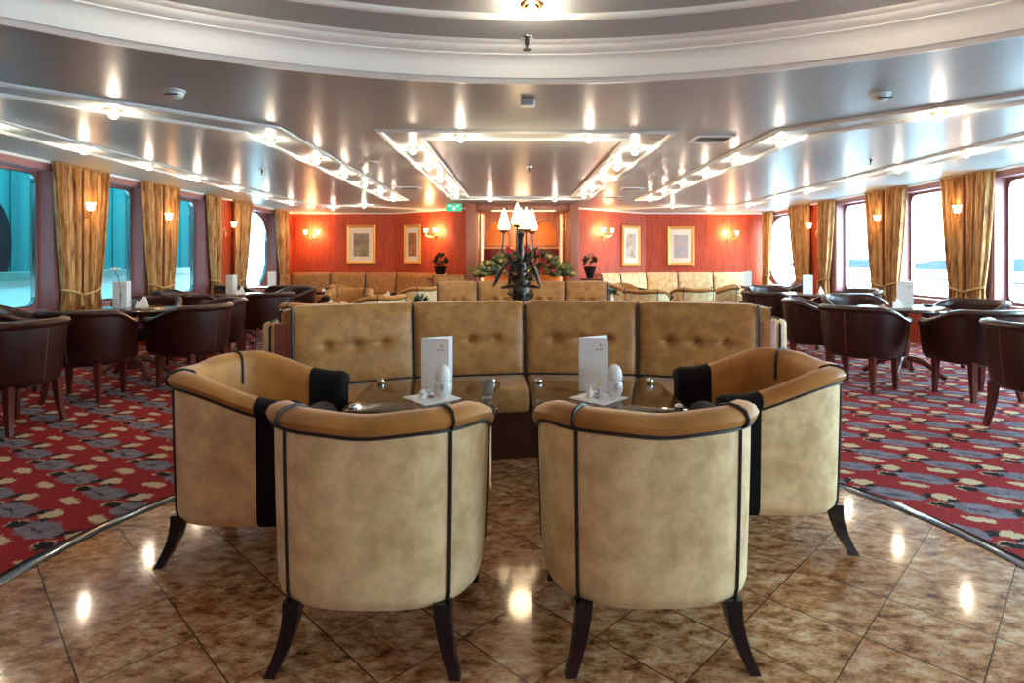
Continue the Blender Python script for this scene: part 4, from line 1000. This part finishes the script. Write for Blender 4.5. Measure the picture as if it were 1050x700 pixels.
def sconce(label, loc, rz, lamps, group, e=9):
    t = thing('wall_sconce', label, 'wall lamp', loc, rz, group)
    MB().lathe([(.03,-.012),(.032,0),(.022,.006),(.002,.008)], seg=14).xf(Matrix.Rotation(pi/2,4,'X')).obj('wall_plate', M['brass'], t)
    MB().lathe([(.004,-.14),(.012,-.12),(.008,-.09),(.014,-.05),(.008,0)], (0,-.02,0), 10).obj('drop_finial', M['brass'], t)
    for x in lamps:
        MB().tube([(0,-.01,-.01),(x*.4,-.08,-.045),(x*.9,-.15,-.03),(x,-.17,.012)], .006, 8).obj('arm', M['brass'], t); sconce_lamp(t, x, .04)
    l = bpy.data.lights.new('sconce_glow', 'POINT'); l.energy = e; l.color = (1,.50,.20); l.shadow_soft_size = .05
    lo = bpy.data.objects.new('sconce_glow', l); COL.objects.link(lo); lo.parent = t; lo.location = (0,-.20,.09)
    return t
G2 = 'twin brass wall lamps on the red walls'
s2 = sconce('twin brass wall lamp left of the dark print', (W(322,YB-.01),YB-.01,1.74), 0, (-.14,.14), G2, 16)
dup(s2, (W(746.5,YB-.01),YB-.01,1.72), 0, 'twin brass wall lamp right of the blue print')
aL = atan2(12.35-YB, -.95+2.8); aR = atan2(YB-12.35, 3.1-1.27)
dup(s2, (-1.72,12.92,1.74), aL, 'twin brass wall lamp between the narrow picture and the left column')
dup(s2, (1.93,12.84,1.74), aR, 'twin brass wall lamp between the right column and the narrow picture')
G1 = 'single wall lamps between the curtains'
s1 = sconce('single lit wall lamp between the nearest left curtains', (XL,6.98,1.74), radians(90), (0,), G1, 5)
PL = [(5.47,'behind the camera side, left'), (8.56,'between the second left pair of curtains'), (10.55,'beside the oval window on the left')]
for y, lab in PL[1:]: dup(s1, (XL,y,1.74), radians(90), 'single lit wall lamp '+lab)
for y, lab in ((7.54,'between the nearest right curtains'), (9.20,'between the second right pair of curtains'), (11.33,'beside the oval window on the right')): dup(s1, (XR,y,1.76), radians(-90), 'single lit wall lamp '+lab)

# ------------------------------------------------------------------ curtains
def curtain(label, xw, y_out, y_in, seed, name='curtain', zt=2.285):
    """one drape: hangs between y_in (its free edge over the window) and y_out; gathered by a tie at z=.82 toward y_in->y_out"""
    sg = -1 if xw > 0 else 1      # room side
    t = thing(name, label, 'curtain', (xw+sg*.09, y_out, 0), 0, 'gold tied curtains beside the windows')
    rnd = random.Random(seed); D = y_in-y_out; rows = []; NU, NZ = 60, 34; ph = rnd.uniform(0,6)
    for j in range(NZ+1):
        z = .06+(zt-.06)*j/NZ
        if z > .82: k = ((z-.82)/(zt-.82)); wd = .62+.38*k**.8
        else: k = (.82-z)/.76; wd = .62+.14*k**.8
        row = []
        for i in range(NU+1):
            u = i/NU; amp = .030*(.55+.45*min(1,abs(z-.82)/.5)); th = u*2*pi*5.5+ph
            row.append((sg*(amp*sin(th)+.012*sin(th*2.3+1)), u*D*wd+.008*sin(th*1.7), z))
        rows.append(row)
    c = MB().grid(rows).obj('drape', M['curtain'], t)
    md = c.modifiers.new('thickness', 'SOLIDIFY'); md.thickness = .006
    wt = D*.62
    pts = []
    for k in range(17):
        a = 2*pi*k/16; pts.append((.052*cos(a), wt*.5+abs(wt)*.56*sin(a)*1.0, .82+.035*sin(a)*(1 if D > 0 else -1)))
    MB().tube(pts[:-1], .014, 8, True).obj('tie_back', M['tie'], t)
    MB().lathe([(.004,-.16),(.022,-.15),(.018,-.06),(.008,-.03),(.014,0)], (sg*.055,wt*.2,.80), 10).obj('tassel', M['tie'], t)
    hd = MB().box(-.03, min(0,D), zt-.008, .03, max(0,D), zt+.006).obj('heading_tape', M['curtain'], t, False)
names = ['nearest','second','third','fourth','fifth']
def pair(xw, yc, hw, side_, which, gap=.05):
    curtain('gold curtain, near half of the %s %s pair' % (which, side_), xw, yc-gap, yc-hw, int(yc*10))
    curtain('gold curtain, far half of the %s %s pair' % (which, side_), xw, yc+gap, yc+hw, int(yc*10)+5)
pair(XL, 6.95, .44, 'left', 'nearest visible', .03); pair(XL, 8.53, .44, 'left', 'second', .03)
curtain('gold curtain at the far edge of the third left window', XL, 10.24, 9.76, 31); curtain('gold curtain on the near side of the left oval window', XL, 10.72, 11.45, 32)
curtain('gold curtain in the far left corner by the red wall', XL, 13.3, 12.6, 33)
pair(XR, 7.50, .43, 'right', 'nearest visible', .03); pair(XR, 9.14, .51, 'right', 'second', .045)
curtain('gold curtain at the far edge of the third right window', XR, 11.12, 10.6, 41); curtain('gold curtain on the near side of the right oval window', XR, 11.5, 12.3, 42)
curtain('gold curtain in the far right corner by the red wall', XR, 13.6, 13.1, 43)
for xw, yc, sd in ((XL,5.35,'left'),(XR,5.78,'right')): pair(xw, yc, .44, sd, 'frame side', .03)

# ------------------------------------------------------------------ outside
def ext(name, mb, mat, label=None, cat=None):
    o = mb.obj(name, mat, None, False); o['kind'] = 'structure'; return o
ext('ground', MB().box(-400,-300,-6.2,400,600,-6), M['water'])
ext('deck_left', MB().box(-7.2,-6,-.2,GL-.1,30,-.05), M['deck']); ext('deck_right', MB().box(GR+.1,-6,-.2,8.3,30,-.05), M['deck'])
for nm, x in (('left',-6.7),('right',8.2)):
    t = thing('deck_bulwark', 'white bulwark with a rail outside the %s windows' % nm, 'bulwark', (x,-6,0), 0)
    MB().box(-.04,0,-.05,.04,34,.92 if x < 0 else .74).obj('plating', M['bulwark'] if x < 0 else M['white'], t, False)
    MB().box(-.09,0,.92 if x < 0 else .80,.09,34,1.03 if x < 0 else .84).obj('cap_rail', M['caprail'] if x < 0 else M['rail'], t, False)
    st = MB()
    for k in range(20): st.box(-.02,.5+k*1.7,.7,.02,.54+k*1.7,.81)
    st.obj('stanchion', M['grille'], t, False)
# neighbouring ship's side beyond the left windows
t = thing('neighbouring_hull', 'teal ship side with dark ports seen through the left windows', 'ship', (-8.3,0,0))
MB().box(-.4,-30,-6,0,17.0,15).obj('side_plating', M['hull'], t, False)
for k in range(7):
    hp = [(2.0*k+1.2+.42*cos(a), 1.45+.75*sin(a)) for a in [2*pi*i/24 for i in range(24)]]
    MB().grid([[(.0,y,z) for y,z in hp],[(.04,y,z) for y,z in hp]], closed_v=True, cap1=True).obj('port', M['hulldark'], t, False)
rib = MB()
for k in range(60): rib.box(0,-8+k*.41,-1,.02,-7.95+k*.41,6)
rib.obj('hull_ribbing', M['hull'], t, False)
# far shore
t = thing('distant_shore', 'low misty blue shoreline beyond the right windows', 'shoreline', (300,0,-6))
rows = []
for k in range(60):
    y = -200+k*14; hgt = 5.2+2.2*sin(k*.5)+1.5*sin(k*1.3+1)
    rows.append([(-10,y,0),(0,y,hgt),(30,y,hgt*.9),(40,y,0)])
MB().grid(rows).obj('hill_ridge', M['hill'], t)
# leftover source objects check
